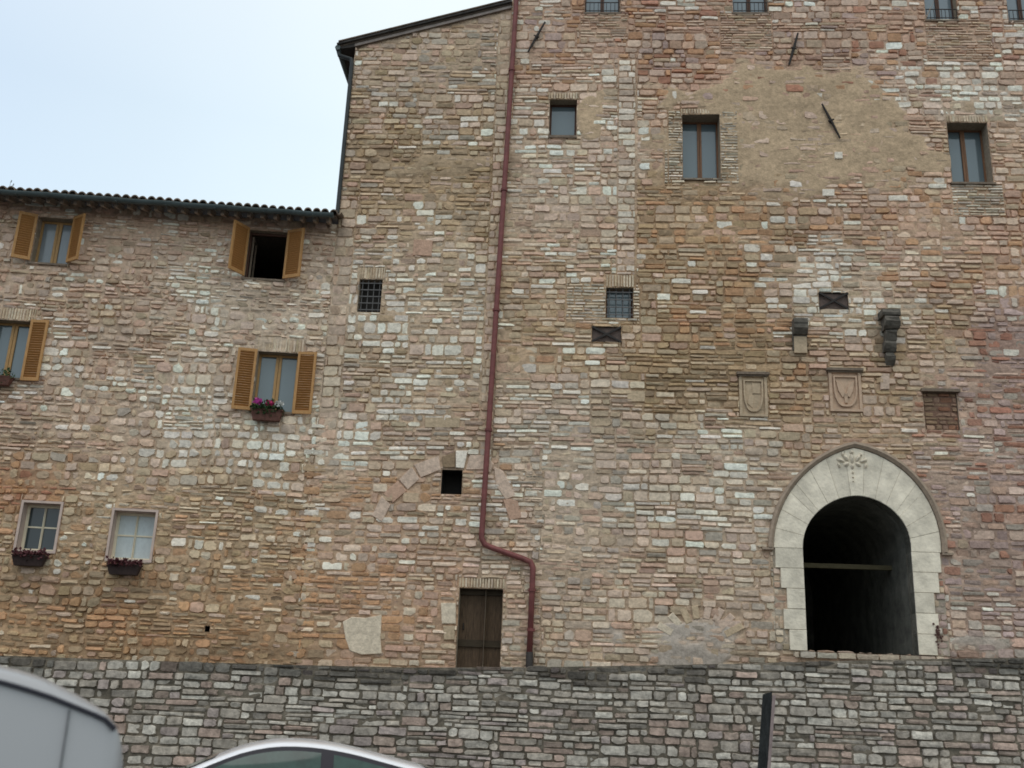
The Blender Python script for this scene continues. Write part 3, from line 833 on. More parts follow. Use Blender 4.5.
# arch curves
def arc(cx, cy, r_, a0, a1, n): return [(cx + r_ * math.cos(a0 + (a1 - a0) * i / n), cy - r_ * math.sin(a0 + (a1 - a0) * i / n)) for i in range(n + 1)]
def outer_curve(off, n=14):
    cL, rL = 879, 106 + off; cR, rR = 837.3, 102.7 + off
    aL = math.acos((853 - cL) / rL); aR = math.acos((853 - cR) / rR)
    l = arc(cL, 551, rL, math.pi, aL, n); r_ = arc(cR, 550, rR, aR, 0, n)
    return l[:-1] + [(853, (l[-1][1] + r_[0][1]) / 2)] + r_[1:]
def inner_curve(n=28):
    P = []
    for i in range(n + 1):
        t = math.pi * (1 - i / n); s = math.sin(t); P.append((857.5 + 54.5 * math.cos(t), 551 - 52.5 * s ** .93 - 1.5 * s ** 8))
    return P
OUT = [PR.uv(*p) for p in outer_curve(0)]; INN = [PR.uv(*p) for p in inner_curve()]
SP_Z = (OUT[0][1] + OUT[-1][1]) / 2
jL = (PR.uv(803, 551)[0] + PR.uv(806, 652)[0]) / 2; jR = (PR.uv(912, 551)[0] + PR.uv(916, 652)[0]) / 2
INN = [(jL + (p[0] - INN[0][0]) * (jR - jL) / (INN[-1][0] - INN[0][0]), p[1] + (SP_Z - (INN[0][1] + (INN[-1][1] - INN[0][1]) * i / 28))) for i, p in enumerate(INN)]
OUT = [(p[0], p[1] + (SP_Z - (OUT[0][1] + (OUT[-1][1] - OUT[0][1]) * i / 28))) for i, p in enumerate(OUT)]
SILLZ = PR.uv(860, 653)[1]
oL, oR = OUT[0][0], OUT[-1][0]
archpoly = OUT + [(oR, SILLZ), (oL, SILLZ)]
midarch = [((a[0] + b[0]) / 2, (a[1] + b[1]) / 2) for a, b in zip(OUT, INN)]
midpoly = midarch + [((jR + oR) / 2, SILLZ - .0), ((jL + oL) / 2, SILLZ - .0)]
JB = (oL - .0, oR + .0, SILLZ, SP_Z)
wholes = [T1, T2, T3, T4, A1, A2, A3, G2, X1, X2, S3]
def px_rect(x0, y0, x1, y1): return PR.box(x0, y0, x1, y1)
brickz = [px_rect(668, 112, 738, 184), px_rect(664, 150, 668, 184), px_rect(720, 14, 772, 52), px_rect(926, 22, 992, 62), px_rect(566, 284, 640, 321), px_rect(952, 185, 1004, 216), px_rect(580, 14, 628, 40)]
lints = [(r[0] - .04, r[1] + .05, r[3] + .006, r[3] + dh) for r, dh in ((A1, .2), (A2, .16), (A3, .2), (G2, .32))]
sj0, sj1 = PR.uv(636, 300), PR.uv(636, 60)
SEAM = ((sj0[0] + sj1[0]) / 2 - .012, (sj0[0] + sj1[0]) / 2 + .012, sj0[1], sj1[1])
SEAMQ = (SEAM[0] - .42, SEAM[0], sj0[1], sj1[1])
wall = MB()
fan = []
for i in range(8):
    a = R(150 - i * 17 + rg.uniform(-4, 4)); cx, cy = 700, 648; r0, r1 = 30 + rg.uniform(-2, 3), 46 + rg.uniform(-3, 3); s_ = 3.6
    dx, dy = math.cos(a), -math.sin(a) * .95; nx, ny = -dy, dx
    fan.append(([(cx + dx * r1 + nx * s_, cy + dy * r1 + ny * s_), (cx + dx * r1 - nx * s_, cy + dy * r1 - ny * s_), (cx + dx * r0 - nx * s_, cy + dy * r0 - ny * s_), (cx + dx * r0 + nx * s_, cy + dy * r0 + ny * s_)],
                rg.choice(['palepink', 'palepink', 'cream', 'buff']), .044))
pb = special(wall, PR, fan, rg)
pb += special(wall, PR, [([(494, 467), (503, 471), (516, 496), (506, 500), (496, 486)], 'palepink', .042), ([(627, 391), (645, 391), (645, 402), (627, 402)], 'buff', .03),
                         ([(880, 374), (889, 374), (889, 390), (880, 390)], 'palepink', .05), ([(834, 153), (842, 153), (842, 160), (834, 160)], 'white', .07),
                         ([(822, 190), (834, 190), (834, 197), (822, 197)], 'white', .06)], rg)
pbk = pb + [[(x, z) for x, z in archpoly]]
blocksR = wholes + [S1, S2, JB] + STEPR + brickz + lints + [SEAM, SEAMQ]
rects = rubble(0, uE, BASEV, TOPR, blocksR, rg, hs=(.085, .185), ls=(.17, .52), bigp=.2)
add_stones(wall, PR, rects, rg, wholes, colfn=std_cols(23, 1.4), polyblocks=pbk, rough=1.1, tilt=1.4, shrink=.15)
add_stones(wall, PR, coursed(*SEAMQ, wholes + brickz + lints, rg, h=.17, l=.40, jit=.4), rg, wholes, colfn=pal_cols(12, dict(palepink=3, white=2, cream=2, pink=1)), warp=0, tilt=0)
for i, z in enumerate(brickz):
    rr2 = coursed(*z, wholes + lints, rg, h=.075, l=.30, jit=.5)
    rr2 = [q for q in rr2 if rg.random() > .05]
    add_stones(wall, PR, rr2, rg, wholes, colfn=pal_cols(50 + i, dict(cream=3, buff=1, grey=2, white=1.5) if i not in (2, 3, 6) else dict(palepink=3, pink=2, buff=1.5, cream=1)), warp=0, joint=.016, depth=(.055, .075) if i < 2 else (.02, .045))
for lb in lints:
    add_stones(wall, PR, coursed(*lb, wholes, rg, h=lb[3] - lb[2], l=.064, jit=.08), rg, wholes, colfn=pal_cols(3, dict(cream=1, buff=1)), warp=0, vary=.09, joint=.010, depth=(.025, .035))
mortar(wall, PR, 0, uE, BASEV, TOPR, wholes + STEPR, seed=51, drop=lambda u, v: inpoly(u, v, midpoly))
body(wall, 0.001, uE, BASEV, TOPR, depth=14)
wall.build('wall', M_STONE, pal, fixn=False)
rm = MB(); rm.box(-.1, uE + .5, -.6, 14, TOPR, TOPR + .25); rm.build('roof', M_TILE, pal)

def rail(r, parent):
    g = MB(); zt_ = r[2] + .28
    g.box(r[0] + .01, r[1] - .01, -.03, -.015, zt_, zt_ + .02); g.box(r[0] + .01, r[1] - .01, -.03, -.015, r[2] + .04, r[2] + .055)
    n = 9
    for i in range(n):
        x = r[0] + .02 + (r[1] - r[0] - .04) * i / (n - 1); g.tube([(x, -.022, r[2] + .01), (x, -.022, zt_)], .008, 5)
    g.build('railing', M_IRON, parent)
for T in (T1, T2, T3, T4):
    o = reveal(T, .32, M_STONE, pal); casement(T, .2, o, M_DARKW, mat('sky_lit_glass', (.17, .215, .24), .08, 0, spec=.5, ior=1.75), mull=.09, fw=.035); rail(T, o); sill(T, o, M_LEDGE, .02, .04, .05)  # lighter glass copy: the sky's reflection is painted into its base colour
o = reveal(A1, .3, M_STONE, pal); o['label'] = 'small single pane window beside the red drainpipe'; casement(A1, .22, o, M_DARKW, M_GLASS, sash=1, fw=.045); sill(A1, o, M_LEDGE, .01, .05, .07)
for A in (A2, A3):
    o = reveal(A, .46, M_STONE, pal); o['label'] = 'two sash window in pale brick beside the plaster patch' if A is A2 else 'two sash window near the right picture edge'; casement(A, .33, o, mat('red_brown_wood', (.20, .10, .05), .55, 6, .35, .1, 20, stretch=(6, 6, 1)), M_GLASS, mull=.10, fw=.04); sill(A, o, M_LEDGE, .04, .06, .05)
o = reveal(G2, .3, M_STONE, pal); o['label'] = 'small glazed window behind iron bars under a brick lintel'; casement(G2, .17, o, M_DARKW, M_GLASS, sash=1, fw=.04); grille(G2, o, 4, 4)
# crossed anchor plates in shallow recesses
for X in (X1, X2):
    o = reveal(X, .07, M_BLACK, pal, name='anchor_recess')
    g = MB(); a, b, c, d = X; t = .022
    for (p, q) in (((a, c), (b, d)), ((a, d), (b, c))):
        v = Vector((q[0] - p[0], q[1] - p[1])).normalized(); n_ = Vector((-v.y, v.x)) * t
        yy = -.035 if p[1] == c else -.031
        g.prism([(p[0] + n_.x, p[1] + n_.y), (p[0] - n_.x, p[1] - n_.y), (q[0] - n_.x, q[1] - n_.y), (q[0] + n_.x, q[1] + n_.y)], yy, yy + .03)
    g.build('cross_bars', M_IRON, o)
    g = MB(); g.box(a + .003, b - .003, .03, .045, c + .003, d - .003); g.build('back_plate', mat('brown_iron_plate', (.12, .085, .07), .7, 12, .4), o)
# plaques with shields
def shield_pts(cx, z0, z1, hw):
    P = [(cx - hw, z1), (cx + hw, z1)]
    for i in range(1, 9):
        t = i / 8; P.append((cx + hw * math.cos(t * math.pi / 2) ** .7, z1 - (z1 - z0) * (.35 + .65 * math.sin(t * math.pi / 2))))
    for i in range(7, 0, -1):
        t = i / 8; P.append((cx - hw * math.cos(t * math.pi / 2) ** .7, z1 - (z1 - z0) * (.35 + .65 * math.sin(t * math.pi / 2))))
    return P
def plaque(r, m, lab, kind):
    a, b, c, d = r; s = MB(); fr = .06
    s.box(a, b, -.02, .05, c, d)
    s.box(a, a + fr, -.06, -.022, c, d); s.box(b - fr, b, -.06, -.022, c, d); s.box(a + fr, b - fr, -.06, -.022, c, c + fr * .9); s.box(a + fr, b - fr, -.06, -.022, d - fr * .7, d)
    o = s.build('heraldic_plaque', m, pal); o['label'] = lab
    s = MB(); cx = (a + b) / 2; hw = (b - a) / 2 - .09
    P = shield_pts(cx, c + .10, d - .11, hw); Q = shield_pts(cx, c + .14, d - .145, hw - .035)
    n = len(P); vs = [(x, -.075, z) for x, z in P] + [(x, -.075, z) for x, z in Q] + [(x, -.021, z) for x, z in P] + [(x, -.035, z) for x, z in Q]
    fs = []
    for i in range(n):
        j = (i + 1) % n; fs += [(i, j, n + j, n + i), (i, 2 * n + i, 2 * n + j, j), (n + i, n + j, 3 * n + j, 3 * n + i)]
    fs.append(tuple(range(3 * n, 4 * n)))
    s.add(vs, fs)
    h = d - c
    if kind == 2:                                     # worn relief, two wings and a stem
        for sx in (-1, 1):
            s.prism([(cx, c + h * .38), (cx + sx * hw * .2, c + h * .62), (cx + sx * hw * .8, c + h * .78), (cx + sx * hw * .62, c + h * .5), (cx + sx * hw * .3, c + h * .34)], -.07, -.03, bevel=.01)
        s.prism([(cx - .03, c + h * .2), (cx + .03, c + h * .2), (cx + .04, c + h * .45), (cx - .04, c + h * .45)], -.07, -.03, bevel=.008)
    else:
        s.prism([(cx - hw * .1, c + h * .55), (cx + hw * .75, c + h * .55), (cx + hw * .75, c + h * .8), (cx - hw * .1, c + h * .8)], -.055, -.03, bevel=.008)
        s.prism([(cx - hw * .6, c + h * .3), (cx - hw * .1, c + h * .2), (cx + hw * .1, c + h * .5), (cx - hw * .5, c + h * .5)], -.05, -.03, bevel=.008)
    s.build('shield', m, o)
    s = MB(); s.box(a - .05, b + .05, -.13, .03, d + .002, d + .06); s.box(a - .02, b + .02, -.09, .03, d - .03, d); s.build('ledge', M_LEDGE, o)
plaque(S1, M_PLAQ, 'weathered stone plaque with plain shield', 1); plaque(S2, mat('pink_plaque_stone', (.56, .40, .28), .9, 9, .2, .5, 18), 'pinkish framed plaque with carved shield', 2)
o = reveal(S3, .10, M_STONE, pal, name='niche')
s = MB(); s.box(S3[0] - .05, S3[1] + .05, -.12, .08, S3[3] + .003, S3[3] + .07); s.build('ledge', M_LEDGE, o)
s = MB(); rgn = random.Random(2)
add_stones(s, PR, [(a, b, c, d) for a, b, c, d in rubble(S3[0], S3[1], S3[2], S3[3], [], rgn, hs=(.08, .16), ls=(.12, .3))], rgn, [], colfn=pal_cols(4, dict(brown=4, red=2, pink=1)), warp=0)
s.box(S3[0] + .004, S3[1] - .004, -.012, .03, S3[2] + .004, S3[3] - .004, (.20, .12, .085)); no = s.build('niche_infill', M_STONE, o, fixn=False); no.location = (0, .045, 0)
# corbels
def corbel(x0, x1, prof, m, m2=None):
    """prof: side outline as (outwards, z)"""
    s = MB(); n = len(prof)
    vs = [(x0, -p, z) for p, z in prof] + [(x1, -p, z) for p, z in prof]
    s.add(vs, [tuple(range(n)), tuple(range(2 * n - 1, n - 1, -1))] + [(i, (i + 1) % n, n + (i + 1) % n, n + i) for i in range(n)])
    return s.build('corbel', m, pal)
c1 = px_rect(792, 322, 806, 352); c2 = px_rect(881, 316, 897, 366)
h = c1[3] - c1[2]; z = c1[2]
corbel(c1[0], c1[1], [(-.05, z + h), (.26, z + h), (.28, z + h * .86), (.26, z + h * .8), (.27, z + h * .68), (.16, z + h * .52), (.10, z + h * .5), (.06, z + .02), (-.05, z)], M_CORB)
s = MB(); s.box(c1[0] + .02, c1[1] - .01, -.10, .02, z - .05, z + h * .47); s.build('corbel_foot', M_PLAQ, pal)
h = c2[3] - c2[2]; z = c2[2]
x0c, x1c = c2[0], c2[1]
def corbel_piece(xa, xb, pr): corbel(xa, xb, [(p, z + h * q) for p, q in pr], M_CORB)
cm = (x0c + x1c) / 2
corb = MB()
def add_piece(xa, xb, pr):
    n = len(pr); vs = [(xa, -p, z + h * q) for p, q in pr] + [(xb, -p, z + h * q) for p, q in pr]
    corb.add(vs, [tuple(range(n)), tuple(range(2 * n - 1, n - 1, -1))] + [(i, (i + 1) % n, n + (i + 1) % n, n + i) for i in range(n)])
add_piece(x0c - .03, x1c + .0, [(-.05, 1.02), (.34, 1.02), (.36, .97), (.34, .90), (-.05, .90)])
add_piece(x0c + .01, x1c - .02, [(-.05, .897), (.33, .897), (.37, .85), (.38, .78), (.34, .71), (.27, .66), (-.05, .66)])
add_piece(x0c + .05, x1c - .07, [(-.05, .657), (.24, .657), (.26, .6), (.22, .52), (.20, .45), (-.05, .45)])
add_piece(x0c + .02, x1c - .09, [(-.05, .447), (.19, .447), (.23, .38), (.20, .30), (.13, .24), (-.05, .24)])
add_piece(x0c + .05, x1c - .12, [(-.05, .237), (.11, .237), (.17, .16), (.14, .08), (.05, .0), (-.05, .0)])
corb.v = [(x + rg.uniform(-.022, .022), y + rg.uniform(-.02, .02), zz + rg.uniform(-.018, .018)) for x, y, zz in corb.v]
corb.build('corbel', M_CORB, pal)
# iron tie rods on the wall
for (p, q) in (((545, 22), (528, 52)), ((798, 33), (789, 65)), ((822, 104), (840, 138))):
    a, b = PR.uv(*p, .09), PR.uv(*q, .09)
    s = MB(); mid = ((a[0] + b[0]) / 2, (a[1] + b[1]) / 2)
    s.tube([(a[0], -.09, a[1]), (mid[0], -.10, mid[1]), (b[0], -.09, b[1])], [.022, .036, .022], 6)
    s.tube([(mid[0], -.12, mid[1]), (mid[0], .03, mid[1])], .04, 6)
    d_ = Vector((b[0] - a[0], b[1] - a[1])).normalized()
    s.tube([(mid[0] - d_.y * .07, -.12, mid[1] + d_.x * .07), (mid[0] + d_.y * .07, -.12, mid[1] - d_.x * .07)], .02, 6)
    s.build('iron_anchor', M_IRON, pal)

# pointed arch doorway
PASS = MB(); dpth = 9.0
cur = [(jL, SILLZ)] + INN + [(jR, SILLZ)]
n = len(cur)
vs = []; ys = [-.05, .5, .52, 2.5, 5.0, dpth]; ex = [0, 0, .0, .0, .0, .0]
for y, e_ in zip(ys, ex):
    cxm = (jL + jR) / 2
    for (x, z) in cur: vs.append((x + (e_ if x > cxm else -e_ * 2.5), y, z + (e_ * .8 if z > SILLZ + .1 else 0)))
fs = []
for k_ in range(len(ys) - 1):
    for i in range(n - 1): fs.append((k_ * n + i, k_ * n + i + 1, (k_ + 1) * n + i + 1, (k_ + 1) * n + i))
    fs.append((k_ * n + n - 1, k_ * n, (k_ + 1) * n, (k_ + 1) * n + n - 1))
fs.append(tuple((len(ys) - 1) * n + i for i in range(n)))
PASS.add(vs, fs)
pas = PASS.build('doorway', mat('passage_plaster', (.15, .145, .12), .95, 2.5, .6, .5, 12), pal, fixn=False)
V = MB()
wcol = lambda: tuple(np.array((.82, .74, .59)) * rg.uniform(.86, 1.06))
NV = 15
idx = [round(i * 28 / NV) for i in range(NV + 1)]
def lerp(a, b, t): return (a[0] + (b[0] - a[0]) * t, a[1] + (b[1] - a[1]) * t)
# keep joints off the apex: even indices around it
for i in range(NV):
    a, b = idx[i], idx[i + 1]
    ii = list(range(a, b + 1)); g_ = .004
    ip = [INN[q] for q in ii]; op = [OUT[q] for q in ii]
    poly = ip + op[::-1]
    cx = sum(p[0] for p in poly) / len(poly); cz = sum(p[1] for p in poly) / len(poly)
    poly = [(cx + (x - cx) * .985, cz + (z_ - cz) * .985) for x, z_ in poly]
    dd = rg.uniform(-.004, .004)
    V.prism(poly, -.075 + dd, .30, wcol(), bevel=.006)
# mortar ring behind the voussoirs
for i in range(28):
    V.prism([INN[i], INN[i + 1], OUT[i + 1], OUT[i]], -.062, .28, (.40, .37, .30))
z = SILLZ; rows = 5; hz = (SP_Z - SILLZ) / rows
for i in range(rows):
    wl = .60 if i in (0, 1, 3, 4) else .62
    exl = [.0, .30, .12, .30, .05][i]; exr = [.02, .22, .05, .26, .02][i]
    wl0 = [oL + .26, oL + .16, oL + .24, oL + .13, oL + .03][i]; wr0 = [oR - .24, oR - .17, oR - .22, oR - .10, oR - .03][i]
    V.prism([(wl0, z + .004), (jL, z + .004), (jL, z + hz - .004), (wl0, z + hz - .004)], -.072 + rg.uniform(-.004, .004), .30, wcol(), bevel=.006)
    V.prism([(jR, z + .004), (wr0, z + .004), (wr0, z + hz - .004), (jR, z + hz - .004)], -.072 + rg.uniform(-.004, .004), .30, wcol(), bevel=.006)
    # coursed stones closing the toothing
    for (a, b) in ((oL - .02, wl0), (wr0, oR + .02)):
        if b - a > .05: add_stones(V, PR, coursed(a, b, z, z + hz, [], rg, h=.14, l=.3), rg, [], colfn=std_cols(77 + i), warp=0)
    z += hz
V.box(oL - .02, jL - .06, -.012, .2, SILLZ, SP_Z, (.42, .36, .28)); V.box(jR + .06, oR + .02, -.012, .2, SILLZ, SP_Z, (.42, .36, .28))
V.build('arch_surround', mat('dressed_limestone', (.5, .5, .4), .88, 3.2, .30, .6, 14, attr=True), pas)
# hood mould
OH0 = [PR.uv(*p) for p in outer_curve(.3)]; OH1 = [PR.uv(*p) for p in outer_curve(5.5)]; OHm = [PR.uv(*p) for p in outer_curve(3)]
fix = lambda Q: [(p[0], p[1] + (SP_Z - (Q[0][1] + (Q[-1][1] - Q[0][1]) * i / 28))) for i, p in enumerate(Q)]
OH0, OH1, OHm = fix(OH0), fix(OH1), fix(OHm)
H = MB(); prof = [(OH0, .03), (OH0, -.10), (OHm, -.15), (OH1, -.13), (OH1, .03)]
vs = []
for i in range(29):
    for (cu_, y) in prof: vs.append((cu_[i][0], y, cu_[i][1]))
m_ = len(prof); fs = []
for i in range(28):
    for q in range(m_ - 1): fs.append((i * m_ + q, i * m_ + q + 1, (i + 1) * m_ + q + 1, (i + 1) * m_ + q))
fs.append(tuple(range(m_))); fs.append(tuple(28 * m_ + q for q in range(m_ - 1, -1, -1)))
H.add(vs, fs)
H.box(OH1[0][0] - .12, OH0[0][0] - .002, -.12, .03, SP_Z - .05, SP_Z - .003); H.box(OH0[-1][0] + .002, OH1[-1][0] + .12, -.12, .03, SP_Z - .05, SP_Z - .003)
H.build('hood_mould', mat('hood_stone', (.35, .27, .20), .9, 8, .25, .4, 18), pas)
# carved ornament at the crown of the arch
O = MB(); ox, oz = PR.uv(851, 461)
rgo = random.Random(4)
def blob(cx, cz, rx, rz, d, rot=0):
    vs = [(cx, -.085 - d, cz)]; nn = 9
    for (k_, dd) in ((.6, d * .75), (1.0, 0)):
        for i in range(nn):
            t = 2 * math.pi * i / nn; x, zz = rx * k_ * math.cos(t), rz * k_ * math.sin(t)
            vs.append((cx + x * math.cos(rot) - zz * math.sin(rot), -.07 - dd, cz + x * math.sin(rot) + zz * math.cos(rot)))
    fs = [(0, 1 + i, 1 + (i + 1) % nn) for i in range(nn)] + [(1 + i, 1 + nn + i, 1 + nn + (i + 1) % nn, 1 + (i + 1) % nn) for i in range(nn)]
    O.add(vs, fs, (.5, .46, .38))
for (dx, dz, rx, rz, rot) in ((0, .04, .06, .13, 0), (-.13, .05, .05, .11, .6), (.13, .05, .05, .11, -.6), (-.24, -.01, .05, .10, 1.2), (.24, -.01, .05, .10, -1.2), (-.12, -.09, .05, .08, 2.2), (.12, -.09, .05, .08, -2.2), (0, -.14, .04, .07, 0),
                              (-.28, -.12, .035, .07, .3), (.28, -.12, .035, .07, -.3), (0, .17, .05, .06, 0), (-.19, .12, .035, .05, 0), (.19, .12, .035, .05, 0), (0, -.27, .025, .04, 0), (0, -.37, .02, .03, 0), (0, -.46, .018, .025, 0)):
    blob(ox + dx, oz + dz, rx, rz, .05, rot)
O.build('carved_ornament', mat('carved_limestone', (.66, .585, .46), .9, 9, .25, .4, 20), pas)
s = MB(); add_stones(s, PR, coursed(oL + .32, oR - .1, SILLZ - .15, SILLZ - .004, [], rg, h=.15, l=.38), rg, [], colfn=pal_cols(9, dict(cream=3, white=1, orange=1.2, buff=1)), warp=0, depth=(.07, .10))
s.build('threshold', M_STONE, pas, fixn=False)
s = MB(); zb = PR.uv(850, 565)[1]
s.box(jL + .004, jR - .004, 1.30, 1.42, zb + .10, zb + .20); s.build('beam', mat('old_beam', (.12, .10, .055), .85, 5, .3, stretch=(1, 8, 8)), pas)
s = MB(); ivx, ivz = PR.uv(936, 634)
for i in range(26): 
    a = rgo.uniform(0, 6.28); x, zz = ivx + rgo.gauss(0, .035), ivz + rgo.gauss(0, .11); r_ = .028
    s.add([(x + r_ * math.cos(a + q * 1.57), -.09 - rgo.uniform(0, .03), zz + r_ * math.sin(a + q * 1.57)) for q in range(4)], [(0, 1, 2, 3)])
ivy = s.build('wall_plant', mat('dry_plant', (.10, .05, .04), .8, 20, .4), None)
ivy.parent = None; ivy.matrix_world = Matrix.Translation(PR.o) @ Matrix.Rotation(PR.th, 4, 'Z')
ivy['label'] = 'small dried reddish plant clinging to the right foot of the white arch'; ivy['category'] = 'plant'

# red drainpipe with collars (fixed to this building)
pts = [(519, -40), (517, 0), (508, 130), (500, 255), (491, 400), (482, 530)]
P3 = []
for (x, y) in pts:
    u, v = PR.uv(x, y, .13); P3.append((u, -.13, v))
x0_ = P3[-1]
P3 = [(P3[0][0] + (P3[-1][0] - P3[0][0]) * (P3[0][2] - p[2]) / (P3[0][2] - P3[-1][2]), p[1], p[2]) for p in P3]
def q3(x, y): u, v = PR.uv(x, y, .13); return (u, -.13, v)
bend = [q3(481.5, 538), q3(484.5, 544), q3(490, 547), q3(524, 559), q3(530.5, 562), q3(533, 568), q3(532.5, 580), q3(529.5, 652)]
s = MB(); s.tube(P3 + bend, .060, 10)
pipe = s.build('drainpipe', M_RED, pal, smooth=True)
s = MB()
for (x, y) in ((512.5, 70), (505, 190), (496, 310), (488, 430), (532, 590), (531, 630)):
    p = q3(x, y)
    t = (P3[0][2] - p[2]) / (P3[0][2] - P3[-1][2])
    xx = P3[0][0] + (P3[-1][0] - P3[0][0]) * t if y < 540 else p[0]
    s = MB(); s.tube([(xx, -.13, p[2] - .03), (xx, -.13, p[2] + .03)],   .082, 10); s.box(xx - .015, xx + .015, -.10, .02, p[2] - .012, p[2] + .012)
    s.build('collar', mat('pipe_collar', (.17, .05, .045), .5, 6, .3), pipe)
s = MB(); a = q3(529.5, 652); b = q3(529, 690); s.tube([a, b], .074, 10); s.build('pipe_foot', M_IRON, pipe, smooth=True)

# ================================================================ FLOWER BOXES
def leaf_clump(s, cx, cy, cz, rx, ry, rz, n, size, rgq):
    for _ in range(n):
        x, y, z = cx + rgq.uniform(-rx, rx), cy + rgq.uniform(-ry, ry), cz + rgq.gauss(0, rz * .5)
        d = Vector((rgq.uniform(-1, 1), rgq.uniform(-1, 1), rgq.uniform(-.6, 1))).normalized(); e_ = d.cross(Vector((rgq.uniform(-1, 1), rgq.uniform(-1, 1), rgq.uniform(-1, 1)))).normalized()
        l = size * rgq.uniform(.6, 1.3); p = Vector((x, y, z))
        s.add([tuple(p), tuple(p + d * l * .5 + e_ * l * .35), tuple(p + d * l), tuple(p + d * l * .5 - e_ * l * .35)], [(0, 1, 2, 3)])
def planter(r, name, lab, mbox, mleaf, wd, hang, flowers=(), plw=1.0, h=.17, off=0.0, leafn=130, lz=.10):
    a, b, c, d = r; cx = (a + b) / 2 + off; zc = c - hang
    base = PL.o + PL.d * cx + PL.n * .16; t = thing(name, lab, 'flower box', (base.x, base.y, zc), PL.th, 'flower boxes under the windows of the low house')
    s = MB(); w2_ = wd / 2
    def ring(wx, wy, z): return [(-wx, -wy, z), (wx, -wy, z), (wx, wy, z), (-wx, wy, z)]
    vs = ring(w2_ * .84, .065, 0) + ring(w2_, .095, h) + ring(w2_ + .015, .105, h) + ring(w2_ + .015, .105, h + .025) + ring(w2_ - .015, .075, h + .025) + ring(w2_ - .03, .07, h - .03)
    fs = [(3, 2, 1, 0), (20, 21, 22, 23)]
    for k_ in range(5):
        for i in range(4): fs.append((k_ * 4 + i, k_ * 4 + (i + 1) % 4, (k_ + 1) * 4 + (i + 1) % 4, (k_ + 1) * 4 + i))
    s.add(vs, fs); s.build('trough', mbox, t)
    s = MB(); rgq = random.Random(hash(name + lab) % 99 if False else len(lab))
    s.box(-w2_ + .04, -w2_ + .06, .10, .16, h * .6, h * .6 + .02); s.build('bracket', M_IRON, t)
    s = MB(); s.box(w2_ - .06, w2_ - .04, .10, .16, h * .6, h * .6 + .02); s.build('bracket', M_IRON, t)
    s = MB(); leaf_clump(s, 0, -.03, h + .05, w2_ * plw, .13, lz, leafn, .075, rgq); s.build('foliage', mleaf, t)
    for (fx, fz, m, nm) in flowers:
        s = MB()
        for _ in range(60):
            v = Vector((rgq.gauss(0, 1), rgq.gauss(0, 1), rgq.gauss(0, 1))).normalized() * rgq.uniform(.3, 1)
            p = Vector((fx + v.x * .11, -.10 + v.y * .07, h + fz + v.z * .075))
            e1 = Vector((rgq.uniform(-1, 1), rgq.uniform(-1, 1), rgq.uniform(-1, 1))).normalized(); e2 = e1.cross(Vector((.3, 1, .2))).normalized()
            s.add([tuple(p + e1 * .026), tuple(p + e2 * .026), tuple(p - e1 * .026), tuple(p - e2 * .026)], [(0, 1, 2, 3)])
        s.build('blossom', m, t)
    return t
planter(W4, 'flower_box', 'terracotta flower box with magenta and white blossoms at the shuttered window', M_TERR, M_LEAF, .68, .26, [(-.21, .19, M_MAG, 0), (.05, .15, M_PINKP, 0), (.25, .16, M_WHP, 0)], off=-.08, lz=.14, leafn=420, h=.22)
planter(W3, 'flower_box', 'terracotta box of green plants under the window at the left picture edge', M_TERR, M_LEAF, .7, .22, [], lz=.16, leafn=170, off=-.05)
planter(W5, 'flower_box', 'dark box of burgundy plants under the dark four pane window', M_WICK, M_REDL, .66, .34, [], lz=.08, off=-.02, leafn=330, h=.19)
planter(W6, 'flower_box', 'dark box of burgundy plants under the four pane window with white curtain', M_WICK, M_REDL, .66, .34, [], lz=.08, off=-.02, leafn=330, h=.19)

# dry weed on the roof edge
s = MB(); u, v = PL.uv(9, 190, .45)
for dx, h_ in ((0, .22), (.06, .14)):
    s.tube([(u, -.45, v - .06), (u + dx * .5, -.45, v + h_ * .5), (u + dx, -.45, v + h_)], .004, 5)
    for q in range(2): s.add([(u + dx, -.45, v + h_ - q * .03), (u + dx + .03, -.44, v + h_ + .02 - q * .03), (u + dx + .012, -.46, v + h_ + .03 - q * .03)], [(0, 1, 2)])
wd = s.build('roof_weed', mat('dry_weed', (.16, .13, .08), .9)); wd.matrix_world = Matrix.Translation(PL.o) @ Matrix.Rotation(PL.th, 4, 'Z')
wd['label'] = 'dry weed growing between the roof tiles at the left end of the eave'; wd['category'] = 'plant'

# ================================================================ RETAINING WALL
rg = random.Random(29)
OFF = 1.0
tops = [(-190, 651), (0, 656), (200, 663), (400, 668), (520, 668), (700, 665), (900, 660), (1024, 658), (1200, 655)]
def rwpoint(px, py):
    pl = PL if px < 250 else (PM if px < 450 else PR)
    u, v = pl.uv(px, py, OFF); p = pl.o + pl.d * u + pl.n * OFF
    return p.x, p.y, v
line = [rwpoint(*t) for t in tops]
rw = thing('retaining_wall', 'grey rubble stone retaining wall with blackened top, along the foot of the buildings', 'wall', (0, 0, 0), 0)
